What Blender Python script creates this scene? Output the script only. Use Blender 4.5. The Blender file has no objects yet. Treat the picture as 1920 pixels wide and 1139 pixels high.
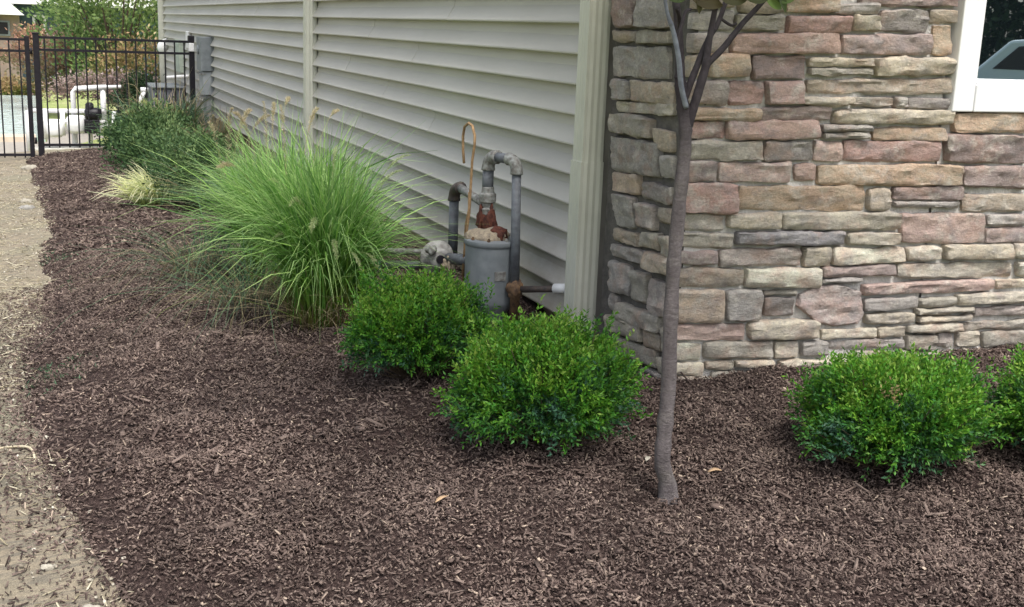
import bpy, bmesh, math, random
import numpy as np
from mathutils import Vector, Matrix

random.seed(7)
RNG = np.random.default_rng(7)
scene = bpy.context.scene
col = scene.collection
CAMZ = 1.5            # eye height above the visitor's own ground

# ------------------------------------------------------------------ camera, light, exposure
cam_d = bpy.data.cameras.new('camera')
cam = bpy.data.objects.new('camera', cam_d)
col.objects.link(cam)
cam_d.sensor_width = 36.0
cam_d.lens = 2200.0 / 1920.0 * 36.0
cam_d.clip_start = 0.02
cam_d.clip_end = 500.0
a, p, r = math.radians(22.211), math.radians(13.113), math.radians(2.2)
f = Vector((math.sin(a) * math.cos(p), math.cos(a) * math.cos(p), -math.sin(p)))
rt = Vector((math.cos(a), -math.sin(a), 0.0))
up = rt.cross(f)
R = rt * math.cos(r) + up * math.sin(r)
U = -rt * math.sin(r) + up * math.cos(r)
M3 = Matrix((R, U, -f)).transposed()
cam.matrix_world = Matrix.Translation((0, 0, CAMZ)) @ M3.to_4x4()
scene.camera = cam

SUN_EL, SUN_AZ = math.radians(62), math.radians(176)   # azimuth clockwise from +Y
world = bpy.data.worlds.new('World')
scene.world = world
world.use_nodes = True
wn = world.node_tree.nodes
bg = wn['Background']
sky = wn.new('ShaderNodeTexSky')
sky.sky_type = 'NISHITA'
sky.sun_disc = False
sky.sun_elevation = SUN_EL
sky.sun_rotation = SUN_AZ
sky.air_density = 1.0
sky.dust_density = 4.0
sky.ozone_density = 1.0
hs = wn.new('ShaderNodeHueSaturation')
hs.inputs['Saturation'].default_value = 0.45      # a white overcast sky
world.node_tree.links.new(sky.outputs[0], hs.inputs['Color'])
world.node_tree.links.new(hs.outputs[0], bg.inputs[0])
bg.inputs[1].default_value = 0.125
sun_d = bpy.data.lights.new('sun', 'SUN')
sun = bpy.data.objects.new('sun', sun_d)
col.objects.link(sun)
sun_d.energy = 1.6
sun_d.angle = math.radians(13)
sun_d.color = (1.0, 0.965, 0.91)
sd = Vector((math.sin(SUN_AZ) * math.cos(SUN_EL), math.cos(SUN_AZ) * math.cos(SUN_EL), math.sin(SUN_EL)))
sun.rotation_euler = sd.to_track_quat('Z', 'Y').to_euler()
sun.location = sd * 30
scene.view_settings.view_transform = 'Standard'
scene.view_settings.look = 'None'
scene.view_settings.gamma = 1.0
scene.view_settings.exposure = 0.98
scene.view_settings.use_curve_mapping = False
scene.render.engine = 'CYCLES'
scene.cycles.max_bounces = 6
scene.cycles.diffuse_bounces = 3
scene.cycles.transparent_max_bounces = 8
scene.render.filter_size = 1.9

# ------------------------------------------------------------------ helpers
def tag(o, label=None, cat=None, group=None, kind=None):
    if label: o['label'] = label
    if cat: o['category'] = cat
    if group: o['group'] = group
    if kind: o['kind'] = kind
    return o

def empty(name, loc=(0, 0, 0), label=None, cat=None, group=None):
    o = bpy.data.objects.new(name, None)
    o.empty_display_size = 0.1
    o.location = loc
    col.objects.link(o)
    return tag(o, label, cat, group)

def link(name, me, parent=None, mat=None, smooth=False):
    o = bpy.data.objects.new(name, me)
    col.objects.link(o)
    if mat: me.materials.append(mat)
    if smooth:
        me.polygons.foreach_set('use_smooth', np.ones(len(me.polygons), bool))
    if parent:
        o.parent = parent
        # all meshes are modelled in world coordinates; keep them there
        lp = Vector((0, 0, 0)); q = parent
        while q: lp += q.location; q = q.parent
        o.location = -lp
    return o

class MB:
    def __init__(s): s.v = []; s.f = []
    def add(s, vs, fs):
        b = len(s.v); s.v += [tuple(x) for x in vs]; s.f += [tuple(i + b for i in q) for q in fs]; return s
    def box(s, x0, y0, z0, x1, y1, z1):
        return s.add([(x0,y0,z0),(x1,y0,z0),(x1,y1,z0),(x0,y1,z0),(x0,y0,z1),(x1,y0,z1),(x1,y1,z1),(x0,y1,z1)],
              [(0,3,2,1),(4,5,6,7),(0,1,5,4),(1,2,6,5),(2,3,7,6),(3,0,4,7)])
    def tube(s, pts, rad, n=10, caps=True):
        pts = [Vector(q) for q in pts]
        rad = rad if isinstance(rad, (list, tuple)) else [rad] * len(pts)
        vs = []; prev = None
        for i, q in enumerate(pts):
            d = (pts[min(i+1, len(pts)-1)] - pts[max(i-1, 0)]).normalized()
            if prev is None:
                u = d.orthogonal().normalized()
            else:
                u = (prev - d * prev.dot(d)).normalized()
            w = d.cross(u); prev = u
            for k in range(n):
                an = 2 * math.pi * k / n
                vs.append(q + (u * math.cos(an) + w * math.sin(an)) * rad[i])
        fs = []
        for i in range(len(pts) - 1):
            for k in range(n):
                k2 = (k + 1) % n
                fs.append((i*n+k, i*n+k2, (i+1)*n+k2, (i+1)*n+k))
        if caps:
            fs.append(tuple(range(n-1, -1, -1))); fs.append(tuple((len(pts)-1)*n + k for k in range(n)))
        return s.add(vs, fs)
    def lathe(s, c, prof, n=20, axis='z'):
        # prof: list of (radius, height along axis)
        vs = []
        for (rr, h) in prof:
            for k in range(n):
                an = 2 * math.pi * k / n; cx, cy = rr * math.cos(an), rr * math.sin(an)
                if axis == 'z': vs.append((c[0]+cx, c[1]+cy, c[2]+h))
                elif axis == 'x': vs.append((c[0]+h, c[1]+cx, c[2]+cy))
                else: vs.append((c[0]-cx, c[1]+h, c[2]+cy))
        fs = []
        m = len(prof)
        for i in range(m - 1):
            for k in range(n):
                k2 = (k + 1) % n
                fs.append((i*n+k, i*n+k2, (i+1)*n+k2, (i+1)*n+k))
        fs.append(tuple(range(n-1, -1, -1))); fs.append(tuple((m-1)*n + k for k in range(n)))
        return s.add(vs, fs)
    def build(s, name, mat=None, parent=None, smooth=False, bevel=0):
        me = bpy.data.meshes.new(name)
        me.from_pydata(s.v, [], s.f); me.update()
        o = link(name, me, parent, mat, smooth)
        if bevel:
            m = o.modifiers.new('bevel', 'BEVEL'); m.width = bevel; m.segments = 2; m.limit_method = 'ANGLE'
        return o

def np_mesh(name, V, F, mat=None, parent=None, attrs=None, smooth=False):
    """V (n,3), F (m,k) with k constant; attrs: dict name->(n,) float point attributes"""
    me = bpy.data.meshes.new(name)
    k = F.shape[1]
    me.vertices.add(len(V)); me.vertices.foreach_set('co', np.ascontiguousarray(V, np.float32).ravel())
    me.loops.add(F.size); me.loops.foreach_set('vertex_index', np.ascontiguousarray(F, np.int32).ravel())
    me.polygons.add(len(F)); me.polygons.foreach_set('loop_start', np.arange(0, F.size, k, dtype=np.int32))
    me.update(calc_edges=True)
    for an, arr in (attrs or {}).items():
        at = me.attributes.new(an, 'FLOAT', 'POINT'); at.data.foreach_set('value', np.ascontiguousarray(arr, np.float32))
    return link(name, me, parent, mat, smooth)

# ---- materials
class N:
    def __init__(s, name, rough=0.8, spec=0.3):
        s.m = bpy.data.materials.new(name); s.m.use_nodes = True
        s.t = s.m.node_tree; s.b = s.t.nodes['Principled BSDF']
        s.b.inputs['Roughness'].default_value = rough
        s.b.inputs['Specular IOR Level'].default_value = spec
        s._tc = None
    def n(s, ty, **kw):
        nd = s.t.nodes.new(ty)
        for k, v in kw.items(): setattr(nd, k, v)
        return nd
    def l(s, a_, b_): s.t.links.new(a_, b_)
    def tc(s, scale=(1, 1, 1)):
        if s._tc is None: s._tc = s.n('ShaderNodeNewGeometry')
        mp = s.n('ShaderNodeMapping'); mp.inputs['Scale'].default_value = scale
        s.l(s._tc.outputs['Position'], mp.inputs['Vector']); return mp.outputs[0]
    def noise(s, scale, detail=4, rough=0.55, vec=(1, 1, 1)):
        nd = s.n('ShaderNodeTexNoise'); nd.inputs['Scale'].default_value = scale
        nd.inputs['Detail'].default_value = detail; nd.inputs['Roughness'].default_value = rough
        s.l(s.tc(vec), nd.inputs['Vector']); return nd.outputs['Fac']
    def rng(s, sock, a0, a1, b0=0., b1=1.):
        nd = s.n('ShaderNodeMapRange'); s.l(sock, nd.inputs[0])
        for i, v in enumerate((a0, a1, b0, b1)): nd.inputs[i+1].default_value = v
        return nd.outputs[0]
    def mix(s, fac, c1, c2):
        nd = s.n('ShaderNodeMix', data_type='RGBA')
        for sk, v in ((nd.inputs[0], fac), (nd.inputs[6], c1), (nd.inputs[7], c2)):
            if isinstance(v, (int, float)): sk.default_value = v
            elif isinstance(v, tuple): sk.default_value = (*v, 1)
            else: s.l(v, sk)
        return nd.outputs[2]
    def ramp(s, sock, stops):
        nd = s.n('ShaderNodeValToRGB'); e = nd.color_ramp.elements
        while len(e) < len(stops): e.new(0.5)
        for i, (q, c) in enumerate(stops): e[i].position = q; e[i].color = (*c, 1)
        s.l(sock, nd.inputs[0]); return nd.outputs[0]
    def hsv(s, c, val=None, hue=None, sat=None):
        nd = s.n('ShaderNodeHueSaturation')
        s.l(c, nd.inputs['Color'])
        for k, v in (('Value', val), ('Hue', hue), ('Saturation', sat)):
            if v is None: continue
            if isinstance(v, (int, float)): nd.inputs[k].default_value = v
            else: s.l(v, nd.inputs[k])
        return nd.outputs[0]
    def attr(s, name):
        nd = s.n('ShaderNodeAttribute', attribute_name=name); return nd.outputs['Fac']
    def objrand(s): return s.n('ShaderNodeObjectInfo').outputs['Random']
    def island(s): return s.n('ShaderNodeNewGeometry').outputs['Random Per Island']
    def bump(s, sock, strength=0.4, dist=0.01):
        nd = s.n('ShaderNodeBump'); nd.inputs['Strength'].default_value = strength; nd.inputs['Distance'].default_value = dist
        s.l(sock, nd.inputs['Height']); s.l(nd.outputs[0], s.b.inputs['Normal']); return s
    def color(s, c):
        if isinstance(c, tuple): s.b.inputs['Base Color'].default_value = (*c, 1)
        else: s.l(c, s.b.inputs['Base Color'])
        return s

def simple(name, c1, c2=None, rough=0.7, scale=20, bump=0.2, spec=0.3, metal=0, bdist=0.003):
    n_ = N(name, rough, spec)
    c2 = c2 or tuple(x * 0.75 for x in c1)
    f1 = n_.noise(scale, 5)
    n_.color(n_.mix(n_.rng(f1, .35, .65), c1, c2))
    n_.b.inputs['Metallic'].default_value = metal
    if bump: n_.bump(n_.noise(scale * 4, 4), bump, bdist)
    return n_.m

def leafmat(name, stops, attr='tint', rough=0.5, trans=0.25, var=0.35, hue=0.02):
    n_ = N(name, rough, 0.25)
    c = n_.ramp(n_.attr(attr), stops)
    isl = n_.island()
    c = n_.hsv(c, val=n_.rng(isl, 0, 1, 1 - var, 1 + var), hue=n_.rng(isl, 0, 1, .5 + hue, .5 - hue))
    n_.color(c)
    tr = n_.n('ShaderNodeBsdfTranslucent'); n_.l(c, tr.inputs[0])
    mx = n_.n('ShaderNodeMixShader'); mx.inputs[0].default_value = trans
    out = n_.t.nodes['Material Output']
    n_.l(n_.b.outputs[0], mx.inputs[1]); n_.l(tr.outputs[0], mx.inputs[2]); n_.l(mx.outputs[0], out.inputs[0])
    return n_.m

# ---- value noise in numpy for the relief of the ground
_G = np.random.default_rng(3).random((257, 257))
def vnoise(x, y, s):
    x = np.asarray(x, float) * s; y = np.asarray(y, float) * s
    xi = np.floor(x).astype(int); yi = np.floor(y).astype(int); fx = x - xi; fy = y - yi
    fx = fx*fx*(3-2*fx); fy = fy*fy*(3-2*fy)
    g = lambda i, j: _G[np.mod(i, 257), np.mod(j, 257)]
    return (g(xi,yi)*(1-fx)+g(xi+1,yi)*fx)*(1-fy) + (g(xi,yi+1)*(1-fx)+g(xi+1,yi+1)*fx)*fy - 0.5

def base_z(X, Y):
    X = np.asarray(X, float); Y = np.asarray(Y, float)
    z = -1.03 - np.where(Y < 3.0, 0.10 * (3.0 - np.maximum(Y, -1.0)), 0.037 * (np.minimum(Y, 18) - 3.0))
    z = z - np.where(X < 1.75, 0.07 * (1.75 - np.maximum(X, -3)), 0)
    return z + CAMZ
_EY = [-1.0, 0.5, 1.5, 2.1, 2.4, 3.0, 3.6, 4.3, 6.0, 8.1, 11.0, 14.4, 16.0]
_EX = [1.6, 0.85, 0.45, 0.27, 0.15, 0.0, -0.05, -0.06, 0.03, 0.05, -0.03, -0.09, -0.1]
def edge_x(Y):
    return np.interp(Y, _EY, _EX) + 0.10 * vnoise(Y, 3.3, 2.3) + 0.05 * vnoise(Y, 9.1, 7)
def dirt_z(X, Y):
    return base_z(X, Y) - 0.04 + 0.03 * vnoise(X, Y, 1.7) + 0.012 * vnoise(X, Y, 9)
def mulch_z(X, Y):
    d = np.asarray(X) - edge_x(Y)
    t = np.clip((d + 0.05) / 0.30, 0, 1); t = t*t*(3-2*t)
    return dirt_z(X, Y) * (1-t) + t * (base_z(X, Y) + 0.050 * vnoise(X, Y, 2.1) + 0.034 * vnoise(X, Y, 7) + 0.010 * vnoise(X, Y, 23)) + 0.004 - 0.02 * (d < -0.02)
def gz(X, Y): return float(mulch_z(np.array([X]), np.array([Y]))[0])

# ------------------------------------------------------------------ materials
PAL = {
 'T': ((.36,.29,.21),(.26,.225,.18)), 'O': ((.42,.29,.19),(.31,.25,.175)), 'O2': ((.45,.35,.25),(.34,.27,.21)),
 'C': ((.48,.42,.31),(.33,.295,.235)), 'C2': ((.42,.385,.30),(.29,.265,.22)), 'B': ((.62,.54,.43),(.44,.37,.29)), 'B2': ((.54,.49,.37),(.41,.37,.30)),
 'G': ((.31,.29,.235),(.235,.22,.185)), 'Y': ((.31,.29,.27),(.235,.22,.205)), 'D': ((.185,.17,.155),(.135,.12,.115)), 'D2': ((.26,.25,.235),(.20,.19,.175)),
 'P': ((.235,.165,.15),(.165,.125,.12)), 'P2': ((.29,.215,.195),(.20,.16,.155)), 'R': ((.38,.225,.195),(.30,.20,.175)), 'R2': ((.38,.26,.215),(.33,.215,.19)),
 'R3': ((.42,.31,.26),(.33,.23,.205)), 'R4': ((.33,.25,.235),(.245,.215,.20)), 'K': ((.34,.285,.255),(.25,.22,.20)), 'L': ((.21,.205,.215),(.155,.155,.17)),
}
def stone_mat(k, ca, cb):
    n_ = N('stone_' + k, 0.9, 0.2)
    big = n_.noise(14, 5, .6, (1, 1, 2.2)); fine = n_.noise(90, 6, .7, (1, 1, 1.6))
    c = n_.mix(n_.rng(big, .38, .62), ca, cb)
    c = n_.mix(n_.rng(n_.noise(11, 5, .65), .50, .66, 0, .48), c, (.50, .335, .26))      # iron stain
    c = n_.mix(n_.rng(n_.noise(13, 5, .65, (1, 1, 1.5)), .54, .66, 0, .5), c, (.29, .27, .27))
    c = n_.mix(n_.rng(n_.noise(17, 6, .7), .52, .66, 0, .60), c, (.66, .62, .55))  # pale lime bloom
    c = n_.hsv(c, val=n_.rng(fine, .25, .75, .74, 1.26)); c = n_.hsv(c, val=n_.rng(n_.noise(300, 3, .8), .3, .7, .82, 1.18))
    c = n_.hsv(c, val=n_.rng(n_.objrand(), 0, 1, .90, 1.12))
    n_.color(c)
    c2 = n_.noise(260, 4, .8)
    n_.bump(n_.noise(60, 9, .78, (1, 1, 1.7)), 1.0, 0.014)
    return n_.m
def chalk(c, k=.22):     # the veneer is chalky: muted towards a pinkish grey
    return tuple(min(.75, (x*(1-k) + y*k)*1.50) for x, y in zip(c, (.37, .335, .31)))
STONE = {k: stone_mat(k, chalk(v[0]), chalk(v[1])) for k, v in PAL.items()}

def mulch_mat():
    n_ = N('mulch_soil', 0.95, 0.15)
    c = n_.ramp(n_.noise(120, 6, .75), [(.32, (.020, .013, .012)), (.5, (.070, .047, .042)), (.68, (.17, .12, .105))])
    n_.color(c); n_.bump(n_.noise(140, 6, .8), 1.0, 0.012); return n_.m
def chip_mat():
    n_ = N('bark_chip', 0.85, 0.25)
    c = n_.ramp(n_.island(), [(0, (.038, .025, .022)), (.35, (.094, .066, .056)), (.7, (.150, .111, .094)), (.95, (.20, .152, .128)), (.985, (.28, .215, .17)), (1, (.45, .36, .28))])
    c = n_.hsv(c, val=n_.rng(n_.noise(160, 4, .7), .3, .7, .7, 1.3))
    c = n_.hsv(c, val=n_.rng(n_.noise(1.7, 3), .35, .65, .82, 1.20)); c = n_.hsv(c, val=n_.rng(n_.noise(7, 4), .35, .65, .84, 1.16))
    n_.color(c); return n_.m
def dirt_mat():
    n_ = N('trodden_dirt', 0.95, 0.15)
    big = n_.noise(3.2, 5, .6); st = n_.noise(34, 6, .7, (.30, 1.9, 1)); fi = n_.noise(230, 4, .8)
    c = n_.ramp(big, [(.30, (.27, .225, .165)), (.50, (.36, .305, .225)), (.68, (.25, .225, .165))])
    c = n_.mix(n_.rng(st, .44, .60, 0, .85), c, (.20, .18, .145))
    c = n_.mix(n_.rng(n_.noise(1.3, 3), .52, .62, 0, .45), c, (.24, .24, .17))
    c = n_.hsv(c, val=n_.rng(fi, .25, .75, .72, 1.25))
    n_.color(c); n_.bump(n_.noise(75, 7, .75), 0.9, 0.012); return n_.m
def lawn_mat():
    n_ = N('lawn_grass', 0.95, 0.1)
    c = n_.ramp(n_.noise(.6, 6, .7), [(.3, (.22, .27, .09)), (.5, (.36, .42, .16)), (.7, (.52, .50, .27))])
    n_.color(c); n_.bump(n_.noise(30, 6), 1, .05); return n_.m
M_MULCH, M_CHIP, M_DIRT, M_LAWN = mulch_mat(), chip_mat(), dirt_mat(), lawn_mat()

def siding_mat():
    n_ = N('vinyl_siding', 0.55, 0.3)
    c = n_.mix(n_.rng(n_.noise(2.5, 5, .6, (1, .4, 1.6)), .35, .65), (.500, .485, .445), (.445, .43, .39))
    c = n_.mix(n_.rng(n_.noise(38, 6, .75, (1, .3, 2)), .52, .78, 0, .35), c, (.41, .39, .355))
    sp = n_.n('ShaderNodeSeparateXYZ'); n_.l(n_.tc(), sp.inputs[0])     # splashed dirt on the lowest courses
    ad = n_.n('ShaderNodeMath', operation='MULTIPLY'); n_.l(n_.rng(sp.outputs[2], CAMZ-1.02, CAMZ-.62, .8, 0), ad.inputs[0]); n_.l(n_.rng(n_.noise(9, 6, .7, (1, 1, 2)), .35, .65), ad.inputs[1])
    c = n_.mix(ad.outputs[0], c, (.34, .29, .23))
    c = n_.hsv(c, val=n_.rng(n_.objrand(), 0, 1, .965, 1.035))
    n_.color(c); n_.bump(n_.noise(120, 4, .6, (1, .07, 1)), .25, .002); return n_.m
M_SIDING = siding_mat()
M_TRIM = simple('cream_aluminium', (.57, .575, .50), (.50, .505, .435), .45, 6, .1)
M_MORTAR = simple('mortar', (.60, .58, .55), (.46, .445, .42), .95, 30, .9, .1, bdist=.008)
M_WHITE = simple('white_vinyl', (.82, .82, .82), (.78, .78, .79), .4, 3, 0)
M_FOUND = simple('tan_foundation', (.42, .34, .25), (.33, .27, .20), .9, 8, .6)
M_STEEL = simple('grey_painted_steel', (.215, .235, .25), (.16, .18, .195), .5, 18, .25, .4)
M_PIPE = simple('weathered_grey_pipe', (.15, .165, .185), (.095, .10, .115), .55, 45, .35, .4)
M_FIT = simple('galvanised_fitting', (.30, .31, .30), (.13, .12, .11), .5, 60, .5, .4)
M_RUST = simple('rust', (.135, .050, .034), (.050, .022, .020), .9, 70, .9, .2)
M_RUSTB = simple('brown_rust', (.22, .135, .075), (.09, .06, .045), .9, 60, .8, .2)
M_DUST = simple('dusty_grit', (.42, .35, .255), (.24, .20, .16), .95, 55, 1.0, .2, bdist=.006)
M_ROPE = simple('tan_rope', (.40, .26, .14), (.27, .17, .09), .8, 80, .4)
M_BLACK = simple('black_metal', (.010, .009, .013), (.018, .016, .021), .45, 30, .1, .3)
M_DPIPE = simple('dark_pipe', (.045, .04, .042), (.08, .06, .05), .6, 50, .3)
M_BARK = None
def bark():
    n_ = N('smooth_bark', .85, .2)
    c = n_.mix(n_.rng(n_.noise(26, 5, .6, (1, 1, .35)), .35, .65), (.205, .180, .182), (.125, .108, .110))
    c = n_.mix(n_.rng(n_.noise(9, 3, .5, (1, 1, 2.5)), .55, .7, 0, .6), c, (.22, .20, .185))
    c = n_.hsv(c, val=n_.rng(n_.noise(150, 5, .75, (1, 1, 2.6)), .3, .7, .65, 1.3))
    sp = n_.n('ShaderNodeSeparateXYZ'); n_.l(n_.tc(), sp.inputs[0])     # young wood above the fork is darker
    c = n_.mix(n_.rng(sp.outputs[2], CAMZ-.30, CAMZ-.14), c, (.060, .050, .056))
    n_.color(c); n_.bump(n_.noise(70, 7, .75, (1, 1, 1.8)), 1.0, .010); return n_.m
M_BARK = bark()
M_BRANCH = simple('dark_bark', (.060, .050, .056), (.035, .028, .032), .8, 60, .4)
M_PALEBR = simple('pale_bark', (.23, .25, .29), (.15, .16, .20), .8, 60, .4)
# ------------------------------------------------------------------ ground
def grid(xs, ys, zf, name, mat):
    X, Y = np.meshgrid(xs, ys); Z = zf(X, Y)
    V = np.stack([X.ravel(), Y.ravel(), Z.ravel()], 1)
    nx, ny = len(xs), len(ys)
    i = np.arange(ny-1)[:, None] * nx + np.arange(nx-1)[None, :]; i = i.ravel()
    F = np.stack([i, i+1, i+nx+1, i+nx], 1)
    return np_mesh(name, V, F, mat, smooth=True)

def lawn_z(X, Y):
    X = np.asarray(X, float); Y = np.asarray(Y, float)
    z = base_z(X, np.minimum(Y, 18)) - 0.10
    z = np.where(Y > 14.5, np.minimum(z, -1.72 + CAMZ) - 0.035 * np.clip(Y - 25, 0, 40), z)
    z = np.where(Y < 0, -1.56 + CAMZ, z)
    return z + 0.02 * vnoise(X, Y, .8)
ax = np.concatenate([np.linspace(-160, -6, 12), np.linspace(-4, 8, 30), np.linspace(10, 160, 12)])
ay = np.concatenate([np.linspace(-120, -4, 16), np.linspace(-2, 30, 60), np.linspace(35, 260, 16)])
lawn = grid(ax, ay, lawn_z, 'lawn', M_LAWN); tag(lawn, kind='structure')
def dirt_sheet(X, Y):     # dips under the mulch
    return np.where(X > edge_x(Y) + .12, np.minimum(dirt_z(X, Y), mulch_z(X, Y) - .05), dirt_z(X, Y))
dirt = grid(np.arange(-2.4, 2.2, .04), np.arange(-.6, 15.6, .05), dirt_sheet, 'dirt_ground', M_DIRT); tag(dirt, kind='structure')

# the mulch bed: an L round the house corner, u runs from its ragged edge to the wall
def mulch_bed():
    V = []; F = []
    ys = np.concatenate([np.arange(-.8, 3.06, .025), np.arange(3.08, 8, .05), np.arange(8, 14.6, .08)])
    nu = 230
    for Y in ys:
        x0 = float(edge_x(Y)) - 0.03; x1 = 1.84 if Y > 3.07 else 5.2
        u = np.linspace(0, 1, nu) ** 1.15
        X = x0 + (x1 - x0) * u
        Z = mulch_z(X, np.full(nu, Y)) - .004
        V.append(np.stack([X, np.full(nu, Y), Z], 1))
    n = len(ys); V = np.concatenate(V)
    i = (np.arange(n-1)[:, None] * nu + np.arange(nu-1)[None]).ravel()
    return np_mesh('mulch_bed', V, np.stack([i, i+1, i+nu+1, i+nu], 1), M_MULCH, smooth=True)
tag(mulch_bed(), kind='structure')

def chips(name, n, xr, yr, ln, wd, th, seed, mat, label, keep, lift=.0, tiltmax=.5, zf=mulch_z):
    g = np.random.default_rng(seed)
    X = g.uniform(*xr, n); Y = g.uniform(*yr, n)
    k = keep(X, Y, g); X, Y = X[k], Y[k]; n = len(X)
    Z = zf(X, Y) + g.uniform(0, .010, n) + lift
    L = np.exp(g.normal(math.log(ln), .50, n)).clip(ln*.3, ln*3.2) / 2; W = np.exp(g.normal(math.log(wd), .4, n)).clip(wd*.4, wd*2.5) / 2; T = g.uniform(.6, 1.4, n) * th
    L = np.maximum(L, W)
    az = g.uniform(0, 2*np.pi, n) ; tl = g.normal(0, tiltmax, n).clip(-1.2, 1.2); rl = g.normal(0, tiltmax, n)
    ca, sa, ct, st, cr, sr = np.cos(az), np.sin(az), np.cos(tl), np.sin(tl), np.cos(rl), np.sin(rl)
    ex = np.stack([ca*ct, sa*ct, st], 1)
    side = np.stack([-sa, ca, 0*sa], 1); nz = np.cross(ex, side)
    ey = side * cr[:, None] + nz * sr[:, None]; ez = np.cross(ex, ey)
    C = np.stack([X, Y, Z], 1)
    # 8 corners, ragged: ends narrower, top bent
    j = lambda lo, hi: g.uniform(lo, hi, (n, 1))
    Lx, Wx, Tx = L[:, None], W[:, None], T[:, None]
    bend = j(-.25, .25) * Lx
    vs = []
    for (sx, sy, sz) in [(-1,-1,0),(1,-1,0),(1,1,0),(-1,1,0),(-1,-1,1),(1,-1,1),(1,1,1),(-1,1,1)]:
        vs.append(C + ex*Lx*sx*j(.75, 1.1) + ey*(Wx*sy*j(.45, 1.05) + bend*(sx*.5)) + ez*Tx*(sz - .3)*j(.7, 1.2))
    V = np.stack(vs, 1).reshape(-1, 3)
    b = (np.arange(n) * 8)[:, None, None]
    q = np.array([(4,5,6,7),(0,1,5,4),(1,2,6,5),(2,3,7,6),(3,0,4,7)])[None]
    o = np_mesh(name, V, (b + q).reshape(-1, 4), mat)
    tag(o, label, kind='stuff'); return o
def view_keep(X, Y, g=None):      # only the ground a visitor near the camera can see
    d = X * math.sin(a) + Y * math.cos(a); s = X * math.cos(a) - Y * math.sin(a)
    return (d > 1.2) & (np.abs(s) < d * .56 + .45)
def bed(X, Y, g):
    e = edge_x(Y); m = (X > e + g.normal(.02, .10, len(X))) & np.where(Y > 3.02, X < 1.74, X < 4.6)
    return m & view_keep(X, Y) & (g.random(len(X)) < np.clip(.80 + 1.1*vnoise(X, Y, 2.6) + .9*vnoise(X, Y, 9), .55, 1))
_d = lambda X, Y: X * math.sin(a) + Y * math.cos(a)
chips('bark_mulch', 300000, (-.2, 4.2), (.6, 3.06), .0088, .0037, .0021, 1, M_CHIP, 'dark brown shredded bark mulch covering the bed round the house', lambda X, Y, g: bed(X, Y, g))
chips('bark_mulch', 100000, (-.3, 1.76), (3.0, 6.6), .0108, .0043, .0025, 2, M_CHIP, 'dark brown bark mulch along the side wall in front of the grasses', bed)
chips('bark_mulch', 42000, (-.3, 1.76), (6.5, 14.4), .022, .008, .004, 3, M_CHIP, 'dark brown bark mulch of the bed near the black fence', bed)
chips('bark_mulch', 3000, (-.2, 4.2), (.6, 3.06), .026, .0060, .0030, 4, M_CHIP, 'larger bark strips lying loose on top of the mulch', bed, lift=.003, tiltmax=.28)
chips('bark_mulch', 1300, (-.2, 1.76), (3.0, 8), .030, .0075, .004, 5, M_CHIP, 'larger bark strips lying on the mulch along the side wall', bed, lift=.003, tiltmax=.28)
def spill(X, Y, g):
    d = edge_x(Y) - X
    return (d > -.02) & (g.random(len(X)) < np.exp(-d / .15)) & view_keep(X, Y)
chips('bark_mulch', 60000, (-.7, .6), (1.6, 6), .011, .004, .002, 6, M_CHIP, 'bark crumbs scattered over the dirt at the edge of the bed', spill, zf=dirt_z)
M_STRAW = N('straw', .8, .2); M_STRAW.color(M_STRAW.ramp(M_STRAW.island(), [(0, (.20, .17, .11)), (.4, (.38, .33, .22)), (1, (.62, .57, .43))])); M_STRAW = M_STRAW.m
def dk(X, Y, g):
    return (X < edge_x(Y) + .05) & view_keep(X, Y) & (g.random(len(X)) < np.clip(.45 + 1.6 * vnoise(X, Y, 2.5), .05, 1))
chips('dead_grass', 42000, (-1.2, .7), (1.6, 14), .030, .0026, .0014, 7, M_STRAW, 'dry dead grass and straw trodden into the bare dirt strip', dk, tiltmax=.22, zf=dirt_z)
M_PEB = N('pebble', .9, .2); M_PEB.color(M_PEB.ramp(M_PEB.island(), [(0, (.22, .19, .15)), (.6, (.38, .34, .27)), (1, (.58, .54, .46))])); M_PEB = M_PEB.m
chips('grit', 5500, (-1.2, .5), (1.6, 13), .0085, .006, .004, 8, M_PEB, 'pale grit and small pebbles in the bare dirt', lambda X, Y, g: (X < edge_x(Y) + .06) & view_keep(X, Y), zf=dirt_z)

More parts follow.
